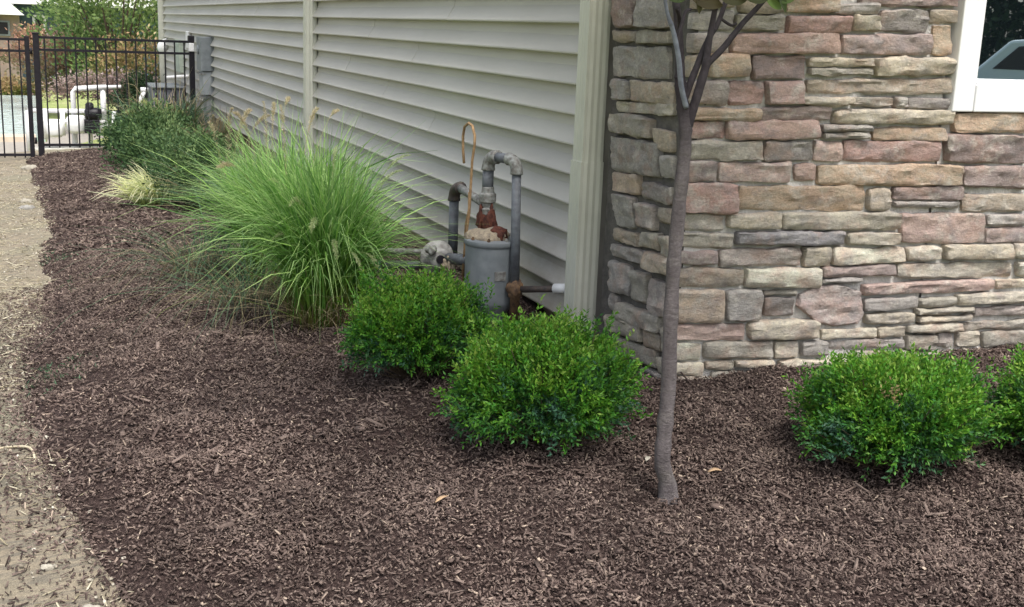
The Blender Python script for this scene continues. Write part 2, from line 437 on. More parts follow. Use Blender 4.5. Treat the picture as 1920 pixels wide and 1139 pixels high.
# short green weeds creeping over the edge of the bed
def blades(name, n, c, rb, h, spread, droop, w, seed, mat, parent=None, seg=6, az_bias=None, lean=(0, 0), hv=.28, zf=None, power=2.1, tint=(0, 1)):
    """arching grass blades: ribbons that rise, lean outward and nod; one island per blade"""
    g = np.random.default_rng(seed)
    rr = rb * np.sqrt(g.random(n)); th = g.uniform(0, 2*np.pi, n)
    X0 = c[0] + rr*np.cos(th); Y0 = c[1] + rr*np.sin(th)
    Z0 = (zf or mulch_z)(X0, Y0) - .01
    az = th + g.normal(0, .7, n)
    H = h * (1 + g.normal(0, hv, n)).clip(.25, 1.35) * (1 + .5*vnoise(X0*9, Y0*9, 2.0)); S = spread * g.gamma(2.2, .42, n).clip(.05, 2.2); D = droop * g.uniform(.2, 1.5, n)
    W = w * g.uniform(.6, 1.3, n)
    dx = np.cos(az); dy = np.sin(az)
    t = np.linspace(0, 1, seg + 1)[None, :]
    hor = S[:, None] * t ** power
    z = H[:, None] * (t * 1.0) - D[:, None] * H[:, None] * t ** 3.4
    wob = g.normal(0, .02, (n, 1)) * np.sin(t * 3 + g.uniform(0, 6, (n, 1)))
    PX = X0[:, None] + dx[:, None]*hor + lean[0]*t**2*H[:, None] + wob; PY = Y0[:, None] + dy[:, None]*hor + lean[1]*t**2*H[:, None] + wob
    PZ = Z0[:, None] + z
    gl = (zf or mulch_z)(PX, PY) + .004
    PZ = np.maximum(PZ, gl)
    PX = np.where(PY > 3.0, np.minimum(PX, 1.745 - .02*g.random((n, 1))), PX)
    ww = (W[:, None] * (1 - t**2.2 * .92) * (.55 + .9*np.minimum(t*3, 1) - .45)) * .5
    sa = az + np.pi/2 + g.normal(0, .6, n)
    ox, oy = np.cos(sa)[:, None]*ww, np.sin(sa)[:, None]*ww; oz = g.normal(0, .35, (n, 1))*ww
    A = np.stack([PX-ox, PY-oy, PZ-oz], 2); B = np.stack([PX+ox, PY+oy, PZ+oz], 2)
    V = np.stack([A, B], 2).reshape(-1, 3)
    m = (seg+1)*2
    q = np.array([(2*i, 2*i+1, 2*i+3, 2*i+2) for i in range(seg)])[None]
    F = ((np.arange(n)*m)[:, None, None] + q).reshape(-1, 4)
    tn = np.repeat((tint[0] + (tint[1]-tint[0])*t).repeat(n, 0).reshape(-1), 2)
    return np_mesh(name, V, F, mat, parent, {'tint': tn})

# ------------------------------------------------------------------ house
HX, HY = 1.79, 3.04         # plane of the side wall, plane of the stone front
house = empty('house', (HX, HY, 0.3), 'beige sided house with a coloured ledgestone front and white trimmed window', 'house')
mb = MB(); mb.box(HX+.012, 3.16, -1.9+.8+.0, 9, 18.0, 3.0); mb.build('wall', M_MORTAR, house)
mb = MB(); mb.box(HX+.004, 3.60, -0.9, HX+.2, 17.95, CAMZ-1.02); mb.build('foundation', M_FOUND, house)
# clapboards: bottoms at measured heights, one board per course and bay
board_meshes = {}
def board(y0, y1, z0, h=.105, xo=0):
    n = max(2, int((y1-y0)/.6)); V = []; F = []
    prof = [(.000, .010), (.0400, 0.0), (.0430, .003), (.0430, .008), (.0095, h*.62), (.0030, h+.003)]
    g = random.Random(int(z0*1000)+int(y0))
    for i in range(n+1):
        y = y0 + (y1-y0)*i/n; s = g.uniform(-.0008, .0008)
        for (o, zz) in prof: V.append((HX - o - xo, y, z0 + zz + s))
    for i in range(n):
        for k in range(5): F.append((i*6+k, i*6+k+1, (i+1)*6+k+1, (i+1)*6+k))
    F.append((0, 1, 2, 3, 4, 5)); F.append(tuple(n*6+k for k in (5, 4, 3, 2, 1, 0)))
    m_ = MB(); m_.add(V, F); return m_.build('siding_board', M_SIDING, house)
for k in range(10, -17, -1):
    z0 = CAMZ + .031 - .105*k
    j1 = 5.2 + (k*1.37 % 2.2); j2 = 10.3 + (k*2.17 % 4.4)
    board(3.60, j1+.01, z0); board(j1-.015, 8.02, z0, xo=.0015); board(8.05, j2+.01, z0); board(j2-.02, 17.93, z0, xo=.0015)
mb = MB(); mb.box(HX-.10, 17.90, -.9, HX+.06, 18.02, 3.0); mb.build('corner_trim', M_TRIM, house)
mb = MB(); mb.box(HX-.030, 3.592, CAMZ-1.05, HX+.02, 3.603, 3.0); mb.build('corner_trim', simple('shadowed_trim', (.23, .22, .20), (.18, .17, .155), .6, 10, .2), house, bevel=.003)  # dark colour stands in for the shadow strip beside the downspout
# downspouts: corrugated rectangular aluminium, with lapped sections
def spout(yc, zbot, zlap, flare=True):
    V = []; w, dp = .038, .078
    prof = []
    for k in range(9):   # face away from the wall has ribs
        y = -w + 2*w*k/8; prof.append((-dp - (.0 if k in (0, 8) else (.0014 if k % 2 else -.0004)), y))
    for k in range(1, 8): # side
        x = -dp + dp*k/7; prof.append((x, w + (.0016 if k % 2 else -.0008) if k < 7 else w))
    for k in range(0, 8):
        x = -dp*k/7; prof.append((x, -w - (.0016 if k % 2 else -.0008) if 0 < k < 7 else -w))
    prof = prof[:-1]
    n = len(prof)
    m_ = MB()
    segs = [(3.0, zlap - .02, 1.0), (zlap, zbot, 1.09)]
    for (za, zb, sc) in segs:
        vs = [(HX - .014 + x*sc + (.0 if sc == 1 else .002), yc + y*sc, z) for z in (za, zb) for (x, y) in prof]
        m_.add(vs, [(k, (k+1) % n, n+(k+1) % n, n+k) for k in range(n)] + [tuple(range(n-1, -1, -1)), tuple(n+k for k in range(n))])
    o = m_.build('downspout', M_TRIM, house)
    MB().box(HX-.097, yc-.044, 2.3, HX-.0925, yc+.044, 2.32).build('strap', M_TRIM, o)
    return o
spout(3.622, CAMZ-1.04, CAMZ-.425)
sp2 = spout(8.03, CAMZ-1.12, CAMZ-.70)
mb = MB(); mb.box(HX-.006, 10.82, CAMZ-1.21, HX+.01, 11.50, CAMZ-1.04)
v_ = mb.build('vent', simple('brown_vent', (.10, .06, .035), (.06, .04, .03), .8, 20, .4), house)
m_vf = simple('tan_wood', (.34, .26, .17), None, .8, 20, .4)
for y in (10.80, 11.14, 11.48): MB().box(HX-.02, y, CAMZ-1.22, HX-.004, y+.035, CAMZ-1.03).build('mullion', m_vf, v_)

# ---- ledgestone veneer
mb = MB()
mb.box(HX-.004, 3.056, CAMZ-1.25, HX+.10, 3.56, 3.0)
stone_wall = mb.build('stone_wall', simple('shaded_mortar', (.15, .14, .13), (.10, .095, .09), .95, 30, .9, .1, bdist=.008), house)  # darker than the front mortar: shade of the side joints put into colour
def grid_wall(x0, x1, z0, z1):   # lumpy mortar face of the front
    xs = np.arange(x0, x1+.01, .02); zs = np.arange(z0, z1+.01, .02)
    X, Z = np.meshgrid(xs, zs); Yv = 3.053 + .010*vnoise(X, Z, 9) + .006*vnoise(X, Z, 31)
    V = np.stack([X.ravel(), Yv.ravel(), Z.ravel()], 1); nx = len(xs)
    i = (np.arange(len(zs)-1)[:, None]*nx + np.arange(nx-1)[None]).ravel()
    np_mesh('mortar_bed', V, np.stack([i, i+1, i+nx+1, i+nx], 1), M_MORTAR, stone_wall, smooth=True)
grid_wall(1.80, 2.72, CAMZ-1.2, 2.6); grid_wall(2.73, 5.6, CAMZ-1.2, CAMZ-.21); grid_wall(4.02, 5.6, CAMZ-.19, 2.6)
mb = MB(); mb.box(1.79, 3.07, CAMZ-1.3, 2.73, 3.17, 3.0); mb.box(2.73, 3.07, CAMZ-1.3, 6.0, 3.17, CAMZ-.20); mb.box(3.96, 3.07, CAMZ-.20, 6.0, 3.17, 3.0); mb.box(2.73, 3.07, CAMZ+1.3, 3.96, 3.17, 3.0)
mb.build('wall', M_MORTAR, house)

def stone(kind, pts, mat, rnd, g):
    """one split stone: ragged outline, cleft face with coherent relief. pts = outline in wall coordinates (u, z)"""
    n4 = len(pts) == 4
    us = [q[0] for q in pts]; zs = [q[1] for q in pts]
    wid = max(us) - min(us); hgt = (abs(pts[0][1]-pts[3][1]) + abs(pts[1][1]-pts[2][1])) / 2 if n4 else max(zs) - min(zs)
    prd = g.uniform(.015, .036) + (.005 if rnd > .5 else 0)
    tu, tv = g.gauss(0, .035), g.gauss(.06, .07)
    nu, nv = max(5, int(wid/.018)), max(4, int(hgt/.013))
    du, dv = min(.004/max(wid/2, .01), .25), min(.0035/max(hgt/2, .008), .3)
    S = [-1, -1+du] + [-1+du*2.4 + (2-du*4.8)*i/nu for i in range(nu+1)] + [1-du, 1]
    T = [-1, -1+dv] + [-1+dv*2.4 + (2-dv*4.8)*i/nv for i in range(nv+1)] + [1-dv, 1]
    so, to = g.uniform(0, 200), g.uniform(0, 200)
    k1 = .08 + .55*rnd; k = k1 * min(1, hgt/max(wid, .01)*1.6); kh = k1
    if n4:
        A, B, Cc, D = [Vector(q) for q in pts]
    else:   # many-sided stone: corners of a bounding lozenge, cut below
        A, B, Cc, D = Vector((min(us), max(zs))), Vector((max(us), max(zs))), Vector((max(us), min(zs))), Vector((min(us), min(zs)))
    P = []
    for t in T:
        for s in S:
            if n4:
                ss = s*math.sqrt(max(0, 1 - k*.55*t**6)) if k else s; tt = t*math.sqrt(max(0, 1 - kh*.75*abs(s)**(5 + 14*(1-min(1, hgt/wid)))))
            else:
                m_ = max(abs(s), abs(t)); dirv = Vector((s*wid, t*hgt)); cc = sum((Vector(q) for q in pts), Vector((0, 0)))/len(pts)
                best = 0
                if m_ > 1e-6:
                    dirv.normalize()
                    for e in range(len(pts)):
                        p0, e1 = Vector(pts[e])-cc, Vector(pts[(e+1) % len(pts)])-cc
                        ed = e1-p0; den = dirv.x*ed.y - dirv.y*ed.x
                        if abs(den) < 1e-9: continue
                        r_ = (p0.x*ed.y - p0.y*ed.x)/den; w_ = (p0.x*dirv.y - p0.y*dirv.x)/den
                        if r_ > 0 and -1e-6 <= w_ <= 1+1e-6: best = r_
                    p = cc + dirv*best*m_
                else: p = cc
                P.append((p.x, p.y)); continue
            a_, b_ = (ss+1)/2, (tt+1)/2
            p = (D*(1-a_) + Cc*a_)*(1-b_) + (A*(1-a_) + B*a_)*b_
            P.append((p.x, p.y))
    P = np.array(P); ns, nt = len(S), len(T)
    Sg, Tg = np.meshgrid(S, T); Sg, Tg = Sg.ravel(), Tg.ravel()
    bord = np.maximum(np.abs(Tg), np.abs(Sg))**6
    P[:, 1] += bord*(.0085*vnoise(P[:, 0]+so, P[:, 1]*0 + to + Tg, 14) + .0055*vnoise(P[:, 0]+so, to+Tg, 48))
    P[:, 0] += bord*(.0055*vnoise(P[:, 1]+so, to+Sg*3, 24))
    c = P.mean(0)
    de = np.minimum((1-np.abs(Sg))*wid/2, (1-np.abs(Tg))*hgt/2)
    H = prd*(1 - .30*np.exp(-de/.0030))
    H += .0085*vnoise(P[:, 0]+so, P[:, 1]+to, 11) + .0075*vnoise(P[:, 0]+so, (P[:, 1]+to)*3.0, 22) + .0038*vnoise(P[:, 0]+so, (P[:, 1]+to)*1.7, 70)
    st_ = vnoise(P[:, 0]+to, (P[:, 1]+so)*2.6, 16)
    H += .0045*(st_ > .10)            # broken ledges
    H += (P[:, 0]-c[0])*tu*.5 + (P[:, 1]-c[1])*tv
    H = np.maximum(H, .006)
    V = [(P[i, 0], P[i, 1], H[i]) for i in range(len(P))]
    F = [(j*ns+i, j*ns+i+1, (j+1)*ns+i+1, (j+1)*ns+i) for j in range(nt-1) for i in range(ns-1)]
    ring = [i for i in range(ns)] + [j*ns+ns-1 for j in range(1, nt)] + [(nt-1)*ns+i for i in range(ns-2, -1, -1)] + [j*ns for j in range(nt-2, 0, -1)]
    o0 = len(V)
    for i in ring: V.append((P[i, 0], P[i, 1], -.02))
    m = len(ring)
    for q in range(m):
        q2 = (q+1) % m; F.append((ring[q2], ring[q], o0+q, o0+q2))
    if kind == 'F': W = [(x, 3.056 - h, z) for (x, z, h) in V]
    else:
        W = [(HX - .002 - h, y, z) for (y, z, h) in V]; F = [tuple(reversed(q_)) for q_ in F]
    o = MB().add(W, F).build('stone', mat, stone_wall, smooth=True)
    es = o.modifiers.new('edges', 'EDGE_SPLIT'); es.split_angle = math.radians(34)
    return o
gs = random.Random(5)
STONES = [
 ('F',[1.775,0.117,1.898,0.128,1.902,0.086,1.775,0.076],'T',0.3), ('F',[1.916,0.131,2.065,0.138,2.071,0.08,1.922,0.074],'T',0.3),
 ('F',[2.073,0.129,2.267,0.138,2.273,0.088,2.078,0.081],'O',0.25), ('F',[2.343,0.157,2.717,0.172,2.725,0.123,2.349,0.109],'P',0.3),
 ('F',[2.247,0.111,2.41,0.121,2.414,0.091,2.25,0.083],'Y',0.7), ('F',[1.775,0.071,1.903,0.08,1.908,0.024,1.775,0.016],'Y',0.3),
 ('F',[1.913,0.068,2.071,0.074,2.076,0.028,1.917,0.023],'G',0.4), ('F',[2.089,0.07,2.319,0.079,2.326,0.029,2.094,0.021],'R',0.25),
 ('F',[2.323,0.084,2.42,0.088,2.427,0.037,2.329,0.034],'C',0.4), ('F',[2.422,0.104,2.612,0.113,2.623,0.039,2.431,0.037],'D',0.7),
 ('F',[2.617,0.109,2.726,0.113,2.733,0.074,2.623,0.07],'T',0.3), ('F',[1.775,0.01,1.891,0.016,1.896,-0.039,1.775,-0.044],'K',0.3),
 ('F',[1.9,0.014,2.282,0.027,2.29,-0.033,1.905,-0.044],'R2',0.15), ('F',[2.291,0.023,2.632,0.037,2.641,-0.027,2.298,-0.034],'P2',0.15),
 ('F',[2.634,0.064,2.71,0.066,2.724,-0.026,2.648,-0.028],'O',0.15), ('F',[1.775,-0.05,1.824,-0.046,1.83,-0.115,1.775,-0.117],'T',0.3),
 ('F',[1.831,-0.047,1.97,-0.043,1.976,-0.112,1.837,-0.115],'O',0.2), ('F',[1.978,-0.049,2.168,-0.044,2.176,-0.112,1.984,-0.116],'P',0.15),
 ('F',[2.18,-0.05,2.417,-0.041,2.421,-0.068,2.183,-0.074],'C',0.5), ('F',[2.185,-0.077,2.421,-0.072,2.424,-0.094,2.188,-0.099],'G',0.6),
 ('F',[2.421,-0.039,2.732,-0.034,2.741,-0.089,2.428,-0.098],'C',0.35), ('F',[1.775,-0.125,1.9,-0.121,1.906,-0.191,1.775,-0.194],'K',0.25),
 ('F',[1.907,-0.121,2.027,-0.118,2.035,-0.189,1.913,-0.191],'R',0.2), ('F',[2.033,-0.12,2.167,-0.117,2.174,-0.188,2.04,-0.189],'R2',0.2),
 ('F',[2.181,-0.112,2.738,-0.098,2.746,-0.148,2.186,-0.154],'T',0.45), ('F',[1.775,-0.203,2.02,-0.199,2.024,-0.237,1.775,-0.24],'O',0.5),
 ('F',[2.024,-0.199,2.279,-0.19,2.284,-0.235,2.028,-0.239],'P2',0.5), ('F',[2.168,-0.167,2.35,-0.164,2.353,-0.189,2.171,-0.191],'C',0.6),
 ('F',[2.36,-0.163,2.513,-0.16,2.517,-0.19,2.363,-0.192],'G',0.6), ('F',[2.519,-0.16,2.559,-0.16,2.564,-0.193,2.524,-0.193],'Y',0.3),
 ('F',[2.566,-0.161,2.747,-0.159,2.753,-0.196,2.571,-0.198],'D',0.4), ('F',[2.285,-0.204,2.753,-0.198,2.761,-0.246,2.29,-0.247],'C',0.6),
 ('F',[1.775,-0.244,1.905,-0.243,1.91,-0.292,1.775,-0.292],'R',0.3), ('F',[1.911,-0.241,2.239,-0.236,2.245,-0.293,1.916,-0.295],'R2',0.25),
 ('F',[2.254,-0.25,2.438,-0.248,2.441,-0.269,2.257,-0.27],'Y',0.6), ('F',[2.259,-0.275,2.431,-0.274,2.434,-0.294,2.261,-0.295],'G',0.5),
 ('F',[2.447,-0.258,2.733,-0.253,2.741,-0.301,2.453,-0.298],'O',0.75), ('F',[2.761,-0.206,3.07,-0.205,3.081,-0.269,2.771,-0.268],'O',0.2),
 ('F',[2.739,-0.277,3.083,-0.278,3.1,-0.376,2.753,-0.37],'P',0.12), ('F',[1.775,-0.298,2.038,-0.298,2.044,-0.356,1.775,-0.355],'G',0.2),
 ('F',[2.048,-0.3,2.222,-0.3,2.23,-0.362,2.054,-0.361],'D',0.2), ('F',[2.23,-0.3,2.336,-0.3,2.344,-0.365,2.238,-0.364],'R3',0.3),
 ('F',[2.344,-0.298,2.72,-0.297,2.731,-0.367,2.352,-0.363],'R',0.2), ('F',[1.775,-0.359,1.883,-0.36,1.888,-0.42,1.775,-0.418],'P2',0.35),
 ('F',[1.889,-0.365,2.153,-0.365,2.16,-0.43,1.894,-0.423],'R3',0.2), ('F',[2.169,-0.372,2.245,-0.372,2.251,-0.424,2.175,-0.423],'R3',0.4),
 ('F',[2.251,-0.374,2.812,-0.374,2.823,-0.445,2.258,-0.436],'O',0.15), ('F',[2.824,-0.381,3.101,-0.382,3.115,-0.46,2.834,-0.449],'P2',0.35),
 ('F',[1.775,-0.426,1.96,-0.429,1.968,-0.52,1.775,-0.515],'R',0.2), ('F',[1.976,-0.437,2.438,-0.44,2.449,-0.522,1.983,-0.511],'O',0.2),
 ('F',[2.45,-0.452,2.538,-0.453,2.548,-0.523,2.459,-0.521],'T',0.4), ('F',[2.552,-0.445,2.836,-0.445,2.844,-0.495,2.558,-0.488],'P',0.4),
 ('F',[2.559,-0.495,2.834,-0.5,2.836,-0.518,2.561,-0.511],'Y',0.4), ('F',[2.841,-0.474,3.118,-0.478,3.129,-0.539,2.85,-0.533],'T',0.3),
 ('F',[1.775,-0.52,1.925,-0.524,1.93,-0.574,1.775,-0.568],'G',0.3), ('F',[1.94,-0.521,2.129,-0.522,2.134,-0.571,1.944,-0.568],'C',0.4),
 ('F',[2.139,-0.522,2.585,-0.529,2.593,-0.587,2.144,-0.575],'C2',0.35), ('F',[2.592,-0.534,2.947,-0.54,2.964,-0.641,2.606,-0.633],'R3',0.15),
 ('F',[2.955,-0.546,3.131,-0.548,3.138,-0.587,2.961,-0.582],'Y',0.5), ('F',[1.775,-0.575,1.963,-0.58,1.967,-0.63,1.775,-0.62],'G',0.4),
 ('F',[1.974,-0.575,2.376,-0.586,2.381,-0.63,1.978,-0.618],'L',0.55), ('F',[2.386,-0.59,2.594,-0.594,2.6,-0.637,2.391,-0.63],'C2',0.3),
 ('F',[2.955,-0.591,3.139,-0.593,3.149,-0.649,2.964,-0.643],'P2',0.2), ('F',[1.775,-0.628,1.912,-0.633,1.916,-0.678,1.775,-0.671],'P2',0.4),
 ('F',[1.918,-0.631,2.214,-0.634,2.221,-0.691,1.922,-0.681],'K',0.3), ('F',[2.222,-0.633,2.33,-0.635,2.338,-0.699,2.229,-0.695],'C',0.45),
 ('F',[2.337,-0.64,2.627,-0.645,2.635,-0.7,2.344,-0.696],'B',0.45), ('F',[2.629,-0.643,2.773,-0.646,2.78,-0.693,2.636,-0.69],'B',0.4),
 ('F',[2.789,-0.644,3.082,-0.647,3.092,-0.705,2.796,-0.694],'C',0.35), ('F',[3.087,-0.649,3.185,-0.65,3.195,-0.703,3.096,-0.701],'B',0.4),
 ('F',[1.775,-0.681,2.006,-0.691,2.011,-0.746,1.775,-0.737],'T',0.25), ('F',[2.017,-0.694,2.297,-0.703,2.305,-0.77,2.023,-0.753],'B',0.2),
 ('F',[2.307,-0.7,2.594,-0.704,2.599,-0.74,2.311,-0.731],'P2',0.4), ('F',[2.605,-0.701,3.093,-0.712,3.103,-0.767,2.611,-0.75],'C2',0.4),
 ('F',[3.118,-0.717,3.209,-0.717,3.218,-0.766,3.127,-0.766],'B',0.3), ('F',[2.095,-0.768,2.216,-0.774,2.217,-0.788,2.097,-0.784],'G',0.5),
 ('F',[2.307,-0.738,2.466,-0.742,2.468,-0.756,2.309,-0.752],'Y',0.6), ('F',[2.473,-0.763,3.022,-0.769,3.029,-0.811,2.478,-0.803],'R3',0.5),
 ('F',[3.035,-0.772,3.208,-0.775,3.214,-0.81,3.04,-0.806],'C',0.5), ('F',[2.488,-0.814,2.703,-0.817,2.708,-0.858,2.494,-0.856],'Y',0.4),
 ('F',[2.708,-0.823,2.862,-0.825,2.867,-0.861,2.713,-0.856],'G',0.5), ('F',[2.87,-0.816,3.216,-0.822,3.223,-0.86,2.875,-0.852],'C2',0.4),
 ('F',[1.775,-0.75,1.946,-0.756,1.956,-0.861,1.775,-0.854],'O2',0.2), ('F',[1.952,-0.757,2.082,-0.759,2.093,-0.863,1.961,-0.858],'D2',0.15),
 ('F',[2.097,-0.791,2.208,-0.795,2.214,-0.854,2.103,-0.85],'D',0.15), ('F',[1.775,-0.861,2.035,-0.872,2.04,-0.926,1.775,-0.911],'R3',0.3),
 ('F',[2.044,-0.864,2.309,-0.872,2.316,-0.937,2.049,-0.923],'B2',0.7), ('F',[2.495,-0.866,2.695,-0.87,2.7,-0.907,2.5,-0.901],'C',0.35),
 ('F',[2.7,-0.859,2.949,-0.863,2.952,-0.88,2.702,-0.878],'C2',0.5), ('F',[2.717,-0.886,2.941,-0.889,2.945,-0.912,2.72,-0.907],'C',0.5),
 ('F',[2.954,-0.867,3.226,-0.874,3.232,-0.907,2.96,-0.902],'K',0.35), ('F',[2.327,-0.905,2.549,-0.913,2.554,-0.95,2.331,-0.939],'B2',0.4),
 ('F',[2.553,-0.913,2.666,-0.916,2.671,-0.952,2.558,-0.948],'C',0.4), ('F',[2.674,-0.911,2.906,-0.917,2.911,-0.946,2.678,-0.939],'C2',0.5),
 ('F',[2.913,-0.916,3.235,-0.927,3.241,-0.96,2.918,-0.946],'G',0.4), ('F',[1.775,-0.916,1.877,-0.923,1.882,-0.982,1.775,-0.974],'B',0.2),
 ('F',[1.89,-0.922,2.142,-0.935,2.148,-0.99,1.895,-0.974],'G',0.25), ('F',[2.152,-0.937,2.242,-0.941,2.248,-0.995,2.158,-0.992],'B2',0.2),
 ('F',[2.253,-0.945,2.357,-0.948,2.363,-0.996,2.258,-0.992],'Y',0.3), ('F',[2.365,-0.949,2.667,-0.961,2.672,-0.991,2.369,-0.976],'Y',0.4),
 ('F',[2.672,-0.946,2.801,-0.951,2.809,-1.006,2.68,-1.001],'C2',0.2), ('F',[2.808,-0.949,2.87,-0.951,2.878,-1.003,2.815,-1.0],'K',0.3),
 ('F',[2.889,-0.952,2.992,-0.955,3.001,-1.009,2.897,-1.004],'C2',0.4), ('F',[3.001,-0.955,3.242,-0.964,3.253,-1.021,3.011,-1.011],'G',0.35),
 ('F',[1.775,-0.983,1.896,-0.989,1.899,-1.028,1.775,-1.021],'B2',0.5), ('F',[1.901,-0.983,2.0,-0.986,2.003,-1.015,1.904,-1.013],'C2',0.5),
 ('F',[2.009,-0.992,2.155,-0.999,2.157,-1.021,2.011,-1.013],'C',0.5), ('F',[2.177,-1.001,2.467,-1.014,2.471,-1.043,2.18,-1.029],'B2',0.4),
 ('F',[2.473,-0.992,2.684,-1.003,2.689,-1.037,2.477,-1.029],'G',0.3), ('F',[2.694,-1.009,2.915,-1.018,2.921,-1.053,2.7,-1.049],'C2',0.4),
 ('F',[2.926,-1.013,3.254,-1.029,3.26,-1.065,2.931,-1.046],'C',0.3), ('F',[1.775,-1.028,1.919,-1.036,1.923,-1.073,1.775,-1.064],'C2',0.4),
 ('F',[1.926,-1.019,2.177,-1.033,2.181,-1.076,1.929,-1.063],'G',0.4), ('F',[2.225,-0.825,2.231,-0.787,2.289,-0.758,2.393,-0.758,2.466,-0.79,2.489,-0.866,2.463,-0.897,2.368,-0.901,2.303,-0.879],'R4',0),
 ('S',[3.562,0.129,3.401,0.128,3.387,0.021,3.549,0.02],'P',0.4), ('S',[3.387,0.126,3.166,0.126,3.152,0.022,3.373,0.021],'D2',0.3),  # side wall stones: tones picked darker to stand in for its shade
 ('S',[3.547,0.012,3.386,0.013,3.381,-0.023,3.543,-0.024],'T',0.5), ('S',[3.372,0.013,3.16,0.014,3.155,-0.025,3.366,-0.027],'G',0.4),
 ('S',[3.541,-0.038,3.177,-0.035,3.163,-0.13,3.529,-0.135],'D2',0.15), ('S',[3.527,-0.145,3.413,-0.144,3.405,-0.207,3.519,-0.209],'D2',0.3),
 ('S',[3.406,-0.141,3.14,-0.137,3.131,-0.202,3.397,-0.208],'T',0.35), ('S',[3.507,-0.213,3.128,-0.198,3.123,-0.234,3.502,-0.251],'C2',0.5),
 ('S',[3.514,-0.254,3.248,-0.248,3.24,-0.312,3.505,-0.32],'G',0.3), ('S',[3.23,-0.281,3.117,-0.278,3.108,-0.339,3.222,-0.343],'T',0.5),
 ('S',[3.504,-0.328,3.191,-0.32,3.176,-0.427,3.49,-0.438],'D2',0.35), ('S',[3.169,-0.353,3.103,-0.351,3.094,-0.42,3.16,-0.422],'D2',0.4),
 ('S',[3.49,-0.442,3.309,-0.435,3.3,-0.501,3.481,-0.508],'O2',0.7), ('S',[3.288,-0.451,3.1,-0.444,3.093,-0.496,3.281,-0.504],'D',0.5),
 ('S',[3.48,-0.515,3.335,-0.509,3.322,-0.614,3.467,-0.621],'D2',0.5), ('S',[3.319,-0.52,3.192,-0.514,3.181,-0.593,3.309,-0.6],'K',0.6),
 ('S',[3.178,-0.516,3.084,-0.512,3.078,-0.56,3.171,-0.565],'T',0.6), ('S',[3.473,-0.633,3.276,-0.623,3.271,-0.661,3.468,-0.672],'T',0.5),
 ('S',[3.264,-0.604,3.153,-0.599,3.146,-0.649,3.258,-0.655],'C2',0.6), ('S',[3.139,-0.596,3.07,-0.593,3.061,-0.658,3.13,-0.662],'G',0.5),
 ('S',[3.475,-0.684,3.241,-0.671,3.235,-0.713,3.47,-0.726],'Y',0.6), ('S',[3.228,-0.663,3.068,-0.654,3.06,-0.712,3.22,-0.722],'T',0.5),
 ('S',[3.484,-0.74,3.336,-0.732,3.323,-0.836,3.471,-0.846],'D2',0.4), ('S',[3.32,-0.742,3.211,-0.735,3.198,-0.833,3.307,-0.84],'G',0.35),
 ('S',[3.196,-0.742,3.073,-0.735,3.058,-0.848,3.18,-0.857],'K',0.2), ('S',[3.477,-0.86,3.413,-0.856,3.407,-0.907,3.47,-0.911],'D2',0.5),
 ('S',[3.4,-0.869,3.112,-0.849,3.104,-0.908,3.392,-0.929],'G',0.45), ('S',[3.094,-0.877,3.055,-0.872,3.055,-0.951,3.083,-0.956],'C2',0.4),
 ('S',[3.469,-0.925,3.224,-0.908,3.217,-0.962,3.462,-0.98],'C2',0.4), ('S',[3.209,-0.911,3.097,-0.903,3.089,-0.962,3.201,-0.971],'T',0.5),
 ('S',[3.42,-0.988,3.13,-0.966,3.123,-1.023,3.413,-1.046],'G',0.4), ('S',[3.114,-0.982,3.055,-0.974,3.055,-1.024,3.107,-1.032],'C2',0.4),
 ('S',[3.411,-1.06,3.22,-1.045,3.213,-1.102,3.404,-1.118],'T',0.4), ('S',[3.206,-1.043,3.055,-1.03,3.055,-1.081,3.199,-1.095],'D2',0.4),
]

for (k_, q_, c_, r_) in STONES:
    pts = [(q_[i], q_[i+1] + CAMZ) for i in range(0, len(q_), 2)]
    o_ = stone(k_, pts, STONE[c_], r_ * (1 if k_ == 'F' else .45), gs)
# the same masonry carried on past what was measured
def courses(kind, u0, u1, z0, z1, g):
    z = z0
    while z < z1 - .02:
        h = min(g.choice([.038, .05, .06, .07, .085]), z1 - z)
        u = u0
        while u < u1 - .03:
            w = min(g.uniform(.08, .32), u1 - u)
            if u1 - (u + w) < .06: w = u1 - u
            s = .004
            stone(kind, [(u+s, z+h-s), (u+w-s, z+h-s), (u+w-s, z+s), (u+s, z+s)], STONE[g.choice(['T','O','C','C2','G','Y','P','P2','R','R2','R3','K','B2','D'])], g.uniform(.2, .5), g)
            u += w
        z += h
courses('F', 1.77, 2.72, CAMZ+.16, CAMZ+.48, gs)
courses('F', 3.29, 4.1, CAMZ-1.06, CAMZ-.25, gs)
courses('S', 3.06, 3.55, CAMZ+.14, CAMZ+.45, gs)

# ---- window
wx0, wx1, wz0, wz1 = 2.735, 3.95, CAMZ-.203, CAMZ+1.25
win = MB().box(wx0+.02, 3.12, wz0+.02, wx1-.02, 3.15, wz1-.02).build('window', M_WHITE, house)
def bar(name, x0, z0, x1, z1, y0, y1, mat=M_WHITE, bv=.004):
    return MB().box(x0, y0, z0, x1, y1, z1).build(name, mat, win, bevel=bv)
bar('jamb', wx0, wz0, wx0+.085, wz1, 3.018, 3.12); bar('jamb', wx1-.085, wz0, wx1, wz1, 3.018, 3.12)
bar('sill', wx0+.0853, wz0, wx1-.0853, wz0+.088, 3.014, 3.12); bar('head', wx0+.0853, wz1-.085, wx1-.0853, wz1, 3.018, 3.12)
bar('sash', wx0+.0855, wz0+.0885, wx0+.103, wz1-.0855, 3.035, 3.115); bar('sash', wx1-.103, wz0+.0885, wx1-.0855, wz1-.0855, 3.035, 3.115)
bar('sash', wx0+.1033, wz0+.0885, wx1-.1033, wz0+.105, 3.036, 3.115); bar('sash', wx0+.1033, wz1-.102, wx1-.1033, wz1-.0855, 3.036, 3.115)
ng = N('window_glass', .015, .5); ng.color((.012, .018, .022))
